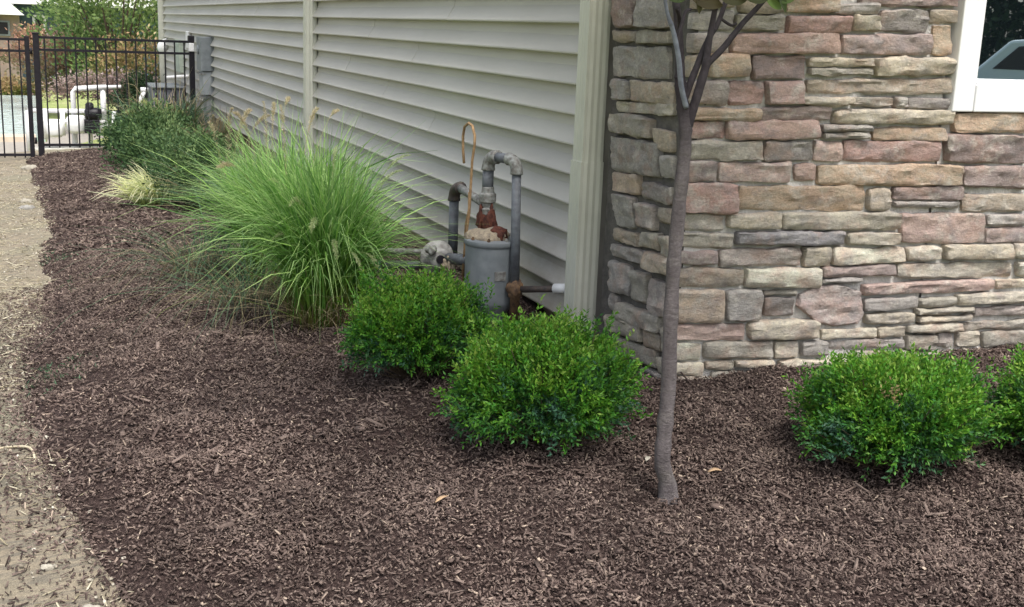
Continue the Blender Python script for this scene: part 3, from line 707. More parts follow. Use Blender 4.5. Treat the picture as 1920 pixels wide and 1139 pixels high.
gl = ng.n('ShaderNodeBsdfGlossy'); gl.inputs['Roughness'].default_value = .01; gl.inputs['Color'].default_value = (.85, .93, .95, 1)
mx = ng.n('ShaderNodeMixShader'); mx.inputs[0].default_value = .62
ng.l(ng.b.outputs[0], mx.inputs[1]); ng.l(gl.outputs[0], mx.inputs[2]); ng.l(mx.outputs[0], ng.t.nodes['Material Output'].inputs[0])
MB().box(wx0+.1, 3.060, wz0+.1, wx1-.1, 3.068, wz1-.1).build('glass', ng.m, win)
# ------------------------------------------------------------------ gas regulator set beside the wall
Z = lambda z: z + CAMZ
mt = empty('gas_regulator', (1.55, 4.02, gz(1.55, 4.02)), 'weathered grey gas regulator canister with rusty neck and looped grey pipes behind the round shrubs', 'gas regulator')
cx, cy = 1.55, 4.02
o = MB().lathe((cx, cy, 0), [(.060, Z(-1.14)), (.066, Z(-1.045)), (.070, Z(-1.03)), (.095, Z(-1.005)), (.0975, Z(-.985)), (.0975, Z(-.782)), (.101, Z(-.779)), (.105, Z(-.770)), (.103, Z(-.760)), (.090, Z(-.756))], 40).build('canister', M_STEEL, mt, True)
m_ = o.modifiers.new('edge', 'EDGE_SPLIT'); m_.split_angle = math.radians(40)
def lumpy(name, c, rx, ry, rz, mat, parent, amp=.12, seed=1, seg=26, flat=None):
    g = random.Random(seed); bm = bmesh.new(); bmesh.ops.create_icosphere(bm, subdivisions=3, radius=1)
    ph = [g.uniform(0, 6) for _ in range(6)]
    for v in bm.verts:
        d = v.co.normalized()
        k = 1 + amp*(math.sin(d.x*4+ph[0])*math.sin(d.y*4+ph[1]) + .5*math.sin(d.z*9+ph[2])*math.sin(d.x*8+ph[3])) + g.gauss(0, amp*.15)
        z = d.z*rz*k
        if flat is not None: z = max(z, flat)
        v.co = Vector((c[0]+d.x*rx*k, c[1]+d.y*ry*k, c[2]+z))
    me = bpy.data.meshes.new(name); bm.to_mesh(me); bm.free()
    return link(name, me, parent, mat, True)
lumpy('grit_heap', (cx-.01, cy+.005, Z(-.757)), .082, .080, .040, M_DUST, mt, .18, 3, flat=-.005)
lumpy('rusty_neck', (cx+.002, cy+.035, Z(-.710)), .024, .027, .058, M_RUST, mt, .35, 5)
lumpy('rusty_neck', (cx+.010, cy-.030, Z(-.740)), .028, .034, .030, M_RUST, mt, .35, 8)
lumpy('rusty_neck', (cx-.020, cy+.060, Z(-.700)), .018, .022, .050, M_RUST, mt, .35, 9)
o = MB().lathe((cx+.002, cy+.062, 0), [(.016, Z(-.72)), (.021, Z(-.69)), (.030, Z(-.672)), (.033, Z(-.655)), (.024, Z(-.65)), (.024, Z(-.635)), (.034, Z(-.628)), (.034, Z(-.600)), (.026, Z(-.594)), (.024, Z(-.575)), (.019, Z(-.572))], 8).build('union_fitting', M_FIT, mt)
rx, ry = 1.552, 4.085
MB().tube([(rx, ry, Z(-.60)), (rx, ry, Z(-.50))], .0215, 14).build('riser_pipe', M_PIPE, mt, True)
def elbow(name, P, A, B, rad, mat):
    P, A, B = Vector(P), Vector(A), Vector(B)
    pts = []
    for i in range(9):
        t = i/8; pts.append(A*(1-t)**2 + P*2*t*(1-t) + B*t*t)
    da = (A-P).normalized(); db = (B-P).normalized()
    full = [A + da*.006, A] + pts[1:-1] + [B, B + db*.006]
    rr = [rad*1.22, rad*1.22] + [rad*1.12]*7 + [rad*1.22, rad*1.22]
    return MB().tube(full, rr, 14).build(name, mat, mt, True)
q1, q2 = (1.552, 4.085, Z(-.458)), (1.605, 3.935, Z(-.458))
dq = (Vector(q2)-Vector(q1)).normalized()
elbow('elbow', q1, (1.552, 4.085, Z(-.505)), tuple(Vector(q1)+dq*.045), .0215, M_FIT)
elbow('elbow', q2, tuple(Vector(q2)-dq*.042), (1.605, 3.935, Z(-.503)), .0195, M_FIT)
MB().tube([Vector(q1)+dq*.045, Vector(q2)-dq*.040], .0185, 14).build('cross_pipe', M_PIPE, mt, True)
MB().tube([(1.605, 3.935, Z(-.50)), (1.602, 3.905, Z(-.905))], .0175, 14).build('down_pipe', M_PIPE, mt, True)
lumpy('rusty_tee', (1.603, 3.900, Z(-.925)), .030, .036, .032, M_RUSTB, mt, .2, 12)
MB().lathe((1.603, 3.900, 0), [(.018, Z(-1.11)), (.018, Z(-.96)), (.026, Z(-.955)), (.026, Z(-.93))], 12).build('drip_leg', M_RUSTB, mt, True)
MB().tube([(1.612, 3.88, Z(-.925)), (1.70, 3.745, Z(-.897))], .0125, 12).build('outlet_pipe', M_DPIPE, mt, True)
MB().tube([(1.695, 3.752, Z(-.898)), (1.735, 3.690, Z(-.886))], .0185, 16).build('white_coupling', M_WHITE, mt, True)
elbow('elbow', (1.53, 4.40, Z(-.618)), (1.53, 4.40, Z(-.665)), (1.535, 4.345, Z(-.613)), .021, M_DPIPE)
MB().tube([(1.53, 4.40, Z(-.66)), (1.53, 4.40, Z(-.90))], .020, 14).build('inlet_pipe', M_PIPE, mt, True)
MB().tube([(1.535, 4.345, Z(-.613)), (1.548, 4.10, Z(-.640))], .017, 12).build('inlet_arm', M_FIT, mt, True)
# the round diaphragm housing on the left
Hs = MB().lathe((1.44, 4.33, Z(-.885)), [(.030, -.045), (.040, -.040), (.046, -.012), (.066, -.008), (.070, 0), (.066, .010), (.050, .014), (.046, .06), (.03, .075)], 26, 'y')
Hs.build('diaphragm_housing', simple('chalky_aluminium', (.36, .36, .35), (.20, .19, .185), .7, 45, .7, .4), mt, True)
MB().lathe((1.44, 4.33, Z(-.885)), [(.016, -.052), (.018, -.0445)], 14, 'y').build('vent_hole', M_BLACK, mt)
lumpy('bolt_boss', (1.40, 4.28, Z(-.845)), .022, .02, .02, M_FIT, mt, .2, 15)
lumpy('dirt_crust', (1.475, 4.27, Z(-.905)), .026, .028, .035, M_DUST, mt, .4, 16)
MB().tube([(1.47, 4.30, Z(-.885)), (1.53, 4.12, Z(-.86))], .022, 12).build('inlet_pipe', M_PIPE, mt, True)
MB().tube([(1.40, 4.40, Z(-.875)), (1.18, 4.44, Z(-.870))], .013, 12).build('conduit', M_FIT, mt, True)
MB().tube([(1.40, 4.38, Z(-.925)), (1.16, 4.42, Z(-.920))], .017, 12).build('conduit', M_PIPE, mt, True)
for k_ in range(8):
    an = k_*math.pi/4 + .3
    MB().lathe((cx + .088*math.cos(an), cy + .088*math.sin(an), 0), [(.0065, Z(-.757)), (.0065, Z(-.750)), (.004, Z(-.7495)), (.004, Z(-.745))], 6).build('bolt', M_RUSTB if k_ % 3 else M_FIT, mt)
MB().box(cx-.022, cy-.0995, Z(-.90), cx+.022, cy-.0965, Z(-.865)).build('data_plate', M_FIT, mt, bevel=.001)
# rope tied in a loop
loop = [(1.50,4.19,-.93),(1.498,4.175,-.86),(1.496,4.15,-.76),(1.496,4.125,-.68),(1.497,4.12,-.58),(1.50,4.12,-.48),(1.50,4.100,-.42),(1.50,4.100,-.385),(1.50,4.13,-.352),(1.50,4.17,-.345),(1.50,4.215,-.362),(1.50,4.23,-.40),(1.50,4.225,-.45),(1.50,4.21,-.50)]
rp = MB().tube([(x, y, Z(z)) for x, y, z in loop], .0052, 8).build('rope', M_ROPE, None, True)
tag(rp, 'thin tan cord looped upright above the rusty gas regulator neck', 'cord')
MB().tube([(1.497, 4.135, Z(-.60)), (1.493, 4.120, Z(-.66)), (1.496, 4.16, Z(-.73)), (1.498, 4.18, Z(-.95))], .0045, 8).build('loose_end', M_ROPE, rp, True)

# ------------------------------------------------------------------ electric box on the far wall
eb = empty('electric_meter_box', (1.70, 13.3, Z(-1.5)), 'tall grey electric meter box and conduit on the siding beside the fence end', 'meter box')
MB().box(1.645, 13.0, Z(-.55), HX, 13.35, Z(-.195)).build('meter_box', M_STEEL, eb, bevel=.006)
MB().box(1.665, 13.02, Z(-.80), HX, 13.33, Z(-.556)).build('lower_box', simple('light_grey_steel', (.33, .35, .37), (.27, .29, .31), .5, 10, .1, .4), eb, bevel=.006)
MB().box(1.695, 13.06, Z(-1.55), HX, 13.26, Z(-.805)).build('conduit_cover', simple('faded_grey_steel', (.36, .37, .38), (.28, .29, .30), .6, 7, .2, .3), eb, bevel=.004)
MB().lathe((1.635, 13.18, Z(-.33)), [(.05, 0), (.05, .008)], 18, 'x').build('meter_dial', M_STEEL, eb, True)
for z in (-.58, -.83): MB().box(1.640, 13.01, Z(z)-.006, 1.70, 13.34, Z(z)+.006).build('latch', M_FIT, eb)

# ------------------------------------------------------------------ black metal fence and its gate
FY = 14.2
fence = empty('metal_fence', (.06, FY, Z(-1.57)), 'black metal picket fence panel between its post and the house wall', 'fence')
gate = empty('fence_gate', (-1.2, FY, Z(-1.6)), 'black metal picket gate left of the thick fence post', 'gate')
def picket_run(par, x0, x1, n, ztop, zrail2, zbot, y):
    pm = None
    for i in range(n):
        x = x0 + (x1-x0)*(i+.5)/n
        if pm is None:
            o = MB().box(-.008, -.008, zbot-.03, .008, .008, ztop).build('picket', M_BLACK, par); pm = o.data
            o.location = Vector((x, y, 0)) - par.location
        else:
            o = bpy.data.objects.new('picket', pm); col.objects.link(o); o.parent = par; o.location = Vector((x, y, 0)) - par.location
    for z in (ztop, zrail2, zbot):
        MB().box(x0, y-.0145, z-.013, x1, y+.0145, z+.014).build('rail', M_BLACK, par)
picket_run(fence, .066, 1.665, 15, Z(-.272), Z(-.405), Z(-1.45), FY)
picket_run(gate, -1.25, -.085, 11, Z(-.302), Z(-.425), Z(-1.56), FY)
MB().box(.000, FY-.033, Z(-1.75), .066, FY+.033, Z(-.235)).build('post', M_BLACK, fence, bevel=.004)
MB().box(-.006, FY-.039, Z(-.235), .072, FY+.039, Z(-.222)).build('post_cap', M_BLACK, fence, bevel=.003)
MB().box(1.665, FY-.033, Z(-1.75), 1.725, FY+.033, Z(-.38)).build('post', M_BLACK, fence, bevel=.004)
MB().box(1.66, FY-.05, Z(-.38), 1.72, FY+.04, Z(-.285)).build('white_bracket', M_WHITE, fence, bevel=.01)
MB().box(1.655, FY-.04, Z(-.280), 1.725, FY+.04, Z(-.20)).build('post_cap', M_BLACK, fence, bevel=.008)
MB().box(-.085, FY-.025, Z(-1.62), -.035, FY+.025, Z(-.262)).build('gate_stile', M_BLACK, gate, bevel=.003)
MB().box(-1.30, FY-.025, Z(-1.62), -1.25, FY+.025, Z(-.262)).build('gate_stile', M_BLACK, gate, bevel=.003)
for z in (-.42, -1.40): MB().tube([(-.02, FY-.03, Z(z)-.035), (-.02, FY-.03, Z(z)+.035)], .014, 8).build('hinge', M_BLACK, gate, True)

# ------------------------------------------------------------------ plants
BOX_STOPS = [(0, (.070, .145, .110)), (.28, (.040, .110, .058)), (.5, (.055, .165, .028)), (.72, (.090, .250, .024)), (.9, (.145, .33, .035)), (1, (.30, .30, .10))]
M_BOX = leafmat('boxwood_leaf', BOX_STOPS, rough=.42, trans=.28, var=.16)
M_DEAD = leafmat('dry_leaf', [(0, (.33, .23, .11)), (1, (.50, .40, .22))], rough=.8)
M_TWIG = simple('twig', (.12, .09, .06), (.07, .05, .035), .9, 60, .3)

def leaf_cloud(P, D, Wd, L, W, g, tint, fold=.25, jit=.5):
    """leaves as folded diamonds: P base (n,3), D direction (n,3)"""
    n = len(P)
    D = D + g.normal(0, jit, (n, 3)); D /= np.linalg.norm(D, axis=1, keepdims=True)
    S = np.cross(D, g.normal(0, 1, (n, 3)) + np.array([0, 0, .4])); S /= np.linalg.norm(S, axis=1, keepdims=True)
    Nn = np.cross(S, D)
    L = (L * g.uniform(.65, 1.25, n))[:, None]; W = (W * g.uniform(.7, 1.2, n))[:, None]
    tip = P + D*L; mid = P + D*L*.5 - Nn*W*fold*.35
    a1 = P + D*L*.45 + S*W*.5 + Nn*W*fold*.4; a2 = P + D*L*.45 - S*W*.5 + Nn*W*fold*.4
    V = np.stack([P, a1, tip, a2, mid], 1).reshape(-1, 3)
    b = (np.arange(n)*5)[:, None, None]
    F = (b + np.array([(0, 1, 4), (1, 2, 4), (2, 3, 4), (3, 0, 4)])[None]).reshape(-1, 3)
    return V, F, np.repeat(tint, 5)

def boxwood(cx, cy, rx, ry, h, seed, label, n_sprig=1500, per=17, dead=None, sink=.02):
    g = np.random.default_rng(seed)
    zb = gz(cx, cy) - sink
    root = empty('boxwood_shrub', (cx, cy, zb), label, 'shrub', 'round boxwood shrubs planted in the mulch')
    # sprig tips on a lumpy dome that tucks in below
    u = g.random(n_sprig); th = g.uniform(0, 2*np.pi, n_sprig)
    el = np.arcsin(-.36 + 1.36*u)
    lump = 1 + .44*vnoise(np.cos(th)*np.cos(el)*1.0+5+seed, np.sin(th)*np.cos(el)+5+np.sin(el), 2.6) + .22*vnoise(th*1.3+seed, el*2, 2.3) + g.normal(0, .06, n_sprig)
    lump *= np.where(g.random(n_sprig) < .14, g.uniform(1.05, 1.26, n_sprig), 1)
    inner = g.uniform(.72, 1, n_sprig) ** .6
    ce, se = np.cos(el), np.sin(el)
    zc = zb + h*.50
    tipd = np.stack([np.cos(th)*ce*rx, np.sin(th)*ce*ry, np.where(se > 0, se*h*.54, se*h*.75)], 1) * (lump*inner)[:, None]
    tips = np.array([cx, cy, zc]) + tipd
    # growth direction: outward low down, upright on top
    outd = tipd / np.linalg.norm(tipd, axis=1, keepdims=True)
    upk = np.clip(.35 + 1.0*se, .05, 1.3)[:, None]
    gd = outd*(1.05 - .45*np.clip(se, 0, 1))[:, None] + np.array([0, 0, 1.0])*upk + g.normal(0, .22, (n_sprig, 3)); gd /= np.linalg.norm(gd, axis=1, keepdims=True)
    SL = g.uniform(.05, .125, n_sprig)
    t = (np.arange(per)+.5)/per
    P = tips[:, None, :] - gd[:, None, :]*SL[:, None, None]*(1-t)[None, :, None]
    P = P + g.normal(0, .0022, P.shape)
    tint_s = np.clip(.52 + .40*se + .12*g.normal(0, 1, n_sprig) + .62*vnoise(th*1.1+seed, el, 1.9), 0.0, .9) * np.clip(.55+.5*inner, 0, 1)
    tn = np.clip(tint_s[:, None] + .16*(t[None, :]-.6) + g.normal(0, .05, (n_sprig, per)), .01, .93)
    D = np.broadcast_to(gd[:, None, :], P.shape)*.85
    spiral = g.uniform(0, 6, (n_sprig, 1)) + np.arange(per)[None, :]*2.4
    ax1 = np.cross(gd, g.normal(0, 1, (n_sprig, 3))); ax1 /= np.linalg.norm(ax1, axis=1, keepdims=True); ax2 = np.cross(gd, ax1)
    D = D + ax1[:, None, :]*np.cos(spiral)[..., None]*.75 + ax2[:, None, :]*np.sin(spiral)[..., None]*.75
    P = P.reshape(-1, 3); D = D.reshape(-1, 3); tn = tn.reshape(-1)
    ok = P[:, 2] > (mulch_z(P[:, 0], P[:, 1]) + .004)
    if dead is not None:
        dp = np.array(dead[0]); far = np.linalg.norm(P - dp, axis=1) > dead[1]*g.uniform(.6, 1.2, len(P))
        dl = ~far & (g.random(len(P)) < .55) & ok
        V, F, a_ = leaf_cloud(P[dl], D[dl], 0, .012, .006, g, g.random(dl.sum()), jit=.35)
        tag(np_mesh('dead_leaves', V, F, M_DEAD, root, {'tint': a_}), kind='stuff')
        ok &= far
    P, D, tn = P[ok], D[ok], tn[ok]
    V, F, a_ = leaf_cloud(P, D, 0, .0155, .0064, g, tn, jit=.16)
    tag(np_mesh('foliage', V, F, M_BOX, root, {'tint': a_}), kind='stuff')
    st = MB()
    for i in g.choice(n_sprig, 260, replace=False):
        b0 = Vector((cx + g.normal(0, .02), cy + g.normal(0, .02), zb)); e = Vector(tips[i])
        st.tube([b0, b0.lerp(e, .5) + Vector((0, 0, -.01)), e - (e-b0)*.06], [.0032, .0022, .0010], 4, False)
    tag(st.build('stems', M_TWIG, root), kind='stuff')
    return root
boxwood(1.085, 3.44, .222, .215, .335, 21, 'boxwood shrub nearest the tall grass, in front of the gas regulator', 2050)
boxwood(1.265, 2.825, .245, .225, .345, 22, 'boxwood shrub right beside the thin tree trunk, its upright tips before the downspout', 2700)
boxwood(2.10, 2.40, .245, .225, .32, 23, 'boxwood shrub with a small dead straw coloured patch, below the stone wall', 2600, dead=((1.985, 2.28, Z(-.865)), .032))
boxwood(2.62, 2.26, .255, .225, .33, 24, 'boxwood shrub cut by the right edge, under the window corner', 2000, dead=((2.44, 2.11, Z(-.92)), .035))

GR_STOPS = [(0, (.26, .19, .07)), (.12, (.19, .22, .05)), (.35, (.120, .265, .040)), (.7, (.175, .37, .080)), (1, (.38, .54, .22))]
M_GRASS = leafmat('grass_blade', GR_STOPS, rough=.45, trans=.35, var=.38)
M_GRASSB = leafmat('blue_grass_blade', [(0, (.10, .10, .06)), (.3, (.055, .115, .060)), (.7, (.10, .19, .105)), (1, (.20, .30, .19))], rough=.5, trans=.3)
M_DRYG = leafmat('dry_grass_blade', [(0, (.20, .15, .09)), (.5, (.26, .22, .12)), (1, (.40, .34, .21))], rough=.7, trans=.3)
M_PALEG = leafmat('pale_blade', [(0, (.30, .40, .12)), (.4, (.62, .70, .30)), (1, (.85, .83, .58))], rough=.5, trans=.4)
M_PLUME = leafmat('seed_plume', [(0, (.42, .38, .20)), (.5, (.55, .50, .31)), (1, (.70, .60, .46))], rough=.8, trans=.4, var=.25)
M_PLUMEG = leafmat('green_plume', [(0, (.30, .38, .16)), (.5, (.50, .58, .30)), (1, (.68, .72, .46))], rough=.8, trans=.4, var=.2)
def plume(P0, P1, P2, Lh, rad, seed, parent, mat=None, n=420):
    """stalk P0-P1-P2 (quadratic) ending in a bristly spike of length Lh"""
    g = np.random.default_rng(seed); P0, P1, P2 = map(np.array, (P0, P1, P2))
    bz = lambda t: ((1-t)**2)[:, None]*P0 + (2*t*(1-t))[:, None]*P1 + (t**2)[:, None]*P2
    ts = np.linspace(0, 1, 9)
    root = MB().tube([Vector(q) for q in bz(ts)], [.0014]*5 + [.001]*4, 4, False).build('stalk', mat or M_PLUME, parent)
    tl = Lh / max(np.linalg.norm(P2-P1)*2, .02)
    t = g.uniform(max(0, 1-tl), 1.0, n); C = bz(t)
    T = bz(np.minimum(t+.02, 1.02)) - bz(t-.02); T /= np.linalg.norm(T, axis=1, keepdims=True)
    s = (t-(1-tl))/tl; rr = rad*np.sin(np.clip(s, .04, .97)*np.pi)**.5
    D = g.normal(0, 1, (n, 3)); D -= (D*T).sum(1, keepdims=True)*T; D /= np.linalg.norm(D, axis=1, keepdims=True)
    V, F, a_ = leaf_cloud(C, D + T*.9, 0, 1.0, .12, g, g.random(n), jit=.15)
    V = V.reshape(n, 5, 3); V = C[:, None] + (V - C[:, None])*1.0
    # scale every bristle to the local radius
    V = C[:, None] + (V - C[:, None])*np.array([1, 1, 1]) * (rr*2.0)[:, None, None]
    wd = V
    np_mesh('flower_head', wd.reshape(-1, 3), F, mat or M_PLUME, root, {'tint': a_})
def clump(cx, cy, label, layers, plumes=(), name='ornamental_grass', group='ornamental grasses along the side wall', pm=None):
    z0 = gz(cx, cy)
    root = empty(name, (cx, cy, z0), label, 'ornamental grass', group)
    for i, L in enumerate(layers):
        tag(blades('blades', c=(cx, cy), parent=root, **L), kind='stuff')
    for i, (p2, bow, Lh, rad) in enumerate(plumes):
        p2 = Vector((p2[0], p2[1], Z(p2[2]))); p0 = Vector((cx, cy, z0))
        p1 = Vector((p0.x*.45+p2.x*.55, p0.y*.45+p2.y*.55, max(p2.z, z0+.2) + bow))
        plume(p0, p1, p2, Lh, rad, 100+i+int(cy*10), root, pm)
    return root
clump(1.02, 4.42, 'big fountain of bright green ornamental grass left of the gas regulator', [
    dict(n=900, rb=.12, h=.60, spread=.16, droop=.24, w=.0062, seed=31, mat=M_GRASS, power=2.5, hv=.18), dict(n=620, rb=.13, h=.62, spread=.16, droop=.30, w=.0062, seed=35, mat=M_GRASS, power=2.4, hv=.18, lean=(-.28, -.05)), dict(n=520, rb=.13, h=.54, spread=.16, droop=.30, w=.0062, seed=36, mat=M_GRASS, power=2.4, hv=.2, lean=(.04, -.14)),
    dict(n=600, rb=.14, h=.60, spread=.27, droop=.60, w=.0072, seed=32, mat=M_GRASS, power=2.3, hv=.16),
    dict(n=480, rb=.15, h=.62, spread=.26, droop=.42, w=.0095, seed=33, mat=M_GRASS, tint=(.3, 1.0), power=2.6, hv=.14),
    dict(n=420, rb=.17, h=.20, spread=.22, droop=.5, w=.004, seed=34, mat=M_DRYG)],
    [((.84, 4.25, -.66), .13, .17, .009), ((.90, 4.15, -.74), .16, .18, .010), ((.97, 4.05, -.82), .18, .17, .009), ((1.05, 4.0, -.86), .17, .16, .006), ((1.13, 4.02, -.88), .20, .17, .006),
     ((.78, 4.3, -.80), .13, .16, .006), ((1.32, 4.4, -.55), .02, .12, .006), ((1.38, 4.5, -.50), .02, .12, .006), ((1.1, 4.6, -.48), .02, .11, .006), ((.80, 4.5, -.60), .08, .16, .006)], pm=M_PLUMEG)
clump(1.06, 5.35, 'green ornamental grass arching toward the mulch behind the biggest fountain', [
    dict(n=2000, rb=.18, h=.58, spread=.22, droop=.28, w=.0065, seed=41, mat=M_GRASS, power=2.4, hv=.18),
    dict(n=700, rb=.16, h=.60, spread=.34, droop=.52, w=.007, seed=42, mat=M_GRASS, power=2.2, hv=.18),
    dict(n=450, rb=.18, h=.60, spread=.26, droop=.45, w=.010, seed=43, mat=M_GRASS, tint=(.25, 1))],
    [((1.25, 5.6, -.40), .02, .12, .010), ((1.05, 5.5, -.38), .02, .12, .010), ((.7, 5.1, -.62), .10, .12, .010), ((1.4, 5.8, -.42), .02, .11, .009)])
clump(1.22, 6.7, 'blue green ornamental grass with buff seed heads against the downspout', [
    dict(n=1800, rb=.22, h=.40, spread=.20, droop=.34, w=.007, seed=51, mat=M_GRASSB),
    dict(n=900, rb=.22, h=.42, spread=.20, droop=.35, w=.007, seed=52, mat=M_GRASS)],
    [((1.30, 7.0, -.47), .02, .14, .012), ((1.45, 7.3, -.46), .02, .14, .012), ((1.2, 6.8, -.45), .02, .14, .012), ((1.0, 6.6, -.50), .03, .12, .012)], pm=M_PLUME)
clump(1.20, 8.3, 'ornamental grass with tall yellowish plumes near the foundation vent', [
    dict(n=1300, rb=.25, h=.27, spread=.22, droop=.35, w=.008, seed=61, mat=M_GRASSB),
    dict(n=500, rb=.25, h=.29, spread=.20, droop=.3, w=.008, seed=62, mat=M_DRYG, tint=(.3, 1))],
    [((1.24, 8.2, -.59), .02, .20, .020), ((1.42, 8.5, -.62), .02, .16, .016), ((1.55, 8.5, -.66), .02, .16, .014), ((1.1, 8.4, -.70), .02, .14, .014)])
clump(1.60, 11.9, 'dry pinkish tan grass standing against the tan foundation', [
    dict(n=350, rb=.14, h=.42, spread=.22, droop=.3, w=.009, seed=71, mat=M_DRYG),
    dict(n=400, rb=.14, h=.34, spread=.24, droop=.4, w=.009, seed=72, mat=M_GRASSB)],
    [((1.60, 11.8, -.92), .02, .2, .02), ((1.68, 11.9, -.95), .02, .2, .02)])
clump(.80, 4.75, 'thin wispy weeping grass hanging over the mulch left of the fountain', [
    dict(n=190, rb=.15, h=.34, spread=.38, droop=1.0, w=.0028, seed=81, mat=M_GRASSB, power=1.3, tint=(.2, .9)),
    dict(n=170, rb=.15, h=.25, spread=.30, droop=1.1, w=.0026, seed=82, mat=M_DRYG, power=1.3)])
clump(.72, 5.6, 'sparse fading grass with drooping hair thin blades at the bed edge side', [
    dict(n=240, rb=.16, h=.36, spread=.34, droop=.9, w=.0032, seed=83, mat=M_GRASSB, power=1.3),
    dict(n=150, rb=.16, h=.25, spread=.30, droop=1.1, w=.003, seed=84, mat=M_DRYG, power=1.3)])
clump(.76, 8.55, 'small pale yellow variegated grass tuft glowing against the dark shrubs', [
    dict(n=800, rb=.14, h=.25, spread=.13, droop=.55, w=.010, seed=91, mat=M_PALEG, power=1.5, lean=(-.35, -.1))], group=None)
def smooth(pts, k=5):
    P = [Vector(q) for q in pts]; out = []
    for i in range(len(P)-1):
        p0, p1, p2, p3 = P[max(i-1, 0)], P[i], P[i+1], P[min(i+2, len(P)-1)]
        for j in range(k):
            t = j/k; out.append(.5*((2*p1) + (p2-p0)*t + (2*p0-5*p1+4*p2-p3)*t*t + (3*p1-p0-3*p2+p3)*t**3))
    out.append(P[-1]); return out
# long fallen blades that arch out over the mulch
for i, (pts) in enumerate([[(.86, 4.6, -1.05), (.66, 4.75, -.93), (.50, 4.95, -.97), (.43, 5.05, -1.12), (.42, 5.1, -1.17)],
                           [(.90, 4.3, -1.10), (.70, 4.35, -1.03), (.52, 4.5, -1.05), (.43, 4.65, -1.12), (.40, 4.7, -1.165)],
                           [(.98, 3.95, -1.12), (.86, 3.80, -1.06), (.75, 3.75, -1.09), (.68, 3.72, -1.145)]]):
    P = smooth([(x, y, max(Z(z), gz(x, y)+.004)) for x, y, z in pts], 4)
    m_ = MB(); vs = []; nn_ = len(P)-1
    for j, q in enumerate(P):
        w_ = .0035*(1-.75*j/nn_); vs += [q + Vector((-w_, 0, 0)), q + Vector((0, -w_, .001)), q + Vector((w_, 0, 0))]
    fs = []
    for j in range(nn_):
        b = j*3; fs += [(b, b+1, b+4, b+3), (b+1, b+2, b+5, b+4)]
    o = m_.add(vs, fs).build('fallen_blade', M_DRYG if i != 1 else M_PALEG)
    tag(o, ['pale bent grass blade arching over the mulch beside the weeping grass', 'long light blade lying in an arc lowest over the mulch, left of the fountain', 'short dry blade bent to the mulch in front of the fountain grass'][i], 'grass blade')

# dark leafy perennials near the fence
M_DARK = leafmat('perennial_leaf', [(0, (.020, .048, .022)), (.4, (.040, .088, .034)), (.75, (.085, .155, .055)), (1, (.19, .27, .11))], rough=.55, trans=.25)
def leafy(name, c, rx, ry, h, n, L, W, seed, mat, label, cat, group=None, zb=None, tl=(0, 1), up_=.5, gaps=.35, stems=14, rootz=None, stem_mat=None):
    g = np.random.default_rng(seed)
    zb = gz(*c) if zb is None else zb
    root = empty(name, (c[0], c[1], zb), label, cat, group)
    nc = max(26, n // 130)          # leaf clusters through the volume
    cc = g.normal(0, 1, (nc, 3)); cc /= np.linalg.norm(cc, axis=1, keepdims=True); cc *= (g.random(nc)**.38)[:, None]
    cc[:, 2] = cc[:, 2]*.5 + .5
    k = g.integers(0, nc, n); off = g.normal(0, .16, (n, 3))
    Q = cc[k] + off
    P = np.stack([c[0] + Q[:, 0]*rx, c[1] + Q[:, 1]*ry, zb + np.abs(Q[:, 2])*h], 1)
    D = np.stack([Q[:, 0], Q[:, 1], Q[:, 2]*.4 + up_], 1) + g.normal(0, .5, (n, 3)); D /= np.linalg.norm(D, axis=1, keepdims=True)
    ct = g.random(nc)
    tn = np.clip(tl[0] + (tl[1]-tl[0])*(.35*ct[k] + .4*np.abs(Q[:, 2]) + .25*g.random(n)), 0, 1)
    V, F, a_ = leaf_cloud(P, D, 0, L, W, g, tn, jit=.4)
    tag(np_mesh('crown', V, F, mat, root, {'tint': a_}), kind='stuff')
    st = MB()
    for i in range(stems):
        e = cc[i % nc]; E = Vector((c[0]+e[0]*rx*.8, c[1]+e[1]*ry*.8, zb + e[2]*h*.9)); B0 = Vector((c[0]+e[0]*rx*.12, c[1]+e[1]*ry*.12, zb-.03))
        st.tube([B0, B0.lerp(E, .5)+Vector((e[0], e[1], 0))*-.03*rx, E], [h*.012+.003, h*.008+.002, h*.003+.001], 5, False)
    tag(st.build('stems', stem_mat or M_TWIG, root), kind='stuff')
    return root
leafy('perennial_shrub', (1.02, 10.4), .40, .55, .40, 9000, .040, .016, 111, M_DARK, 'dark leafy perennial clump behind the pale grass tuft', 'shrub', 'dark perennials by the fence')
leafy('perennial_shrub', (1.08, 12.4), .44, .65, .44, 9000, .045, .018, 112, M_DARK, 'dark bushy perennial clump nearest the fence, cream plumes above it', 'shrub', 'dark perennials by the fence')
leafy('perennial_shrub', (1.02, 8.6), .30, .60, .40, 9000, .035, .014, 113, M_DARK, 'low dark green perennial between the pale tuft and the house', 'shrub', 'dark perennials by the fence')
clump(1.25, 12.9, 'tall grass with cream plumes in front of the fence pickets', [dict(n=700, rb=.35, h=.62, spread=.35, droop=.35, w=.012, seed=121, mat=M_GRASSB), dict(n=200, rb=.35, h=.75, spread=.3, droop=.3, w=.012, seed=122, mat=M_DRYG)],
    [((1.0, 12.7, -.86), .03, .25, .03), ((1.15, 12.9, -.84), .03, .25, .03), ((1.3, 13, -.90), .03, .25, .03), ((.85, 12.9, -.98), .03, .2, .025), ((1.4, 12.6, -.95), .03, .2, .025), ((1.1, 12.4, -.95), .03, .2, .03)], pm=M_PALEG)
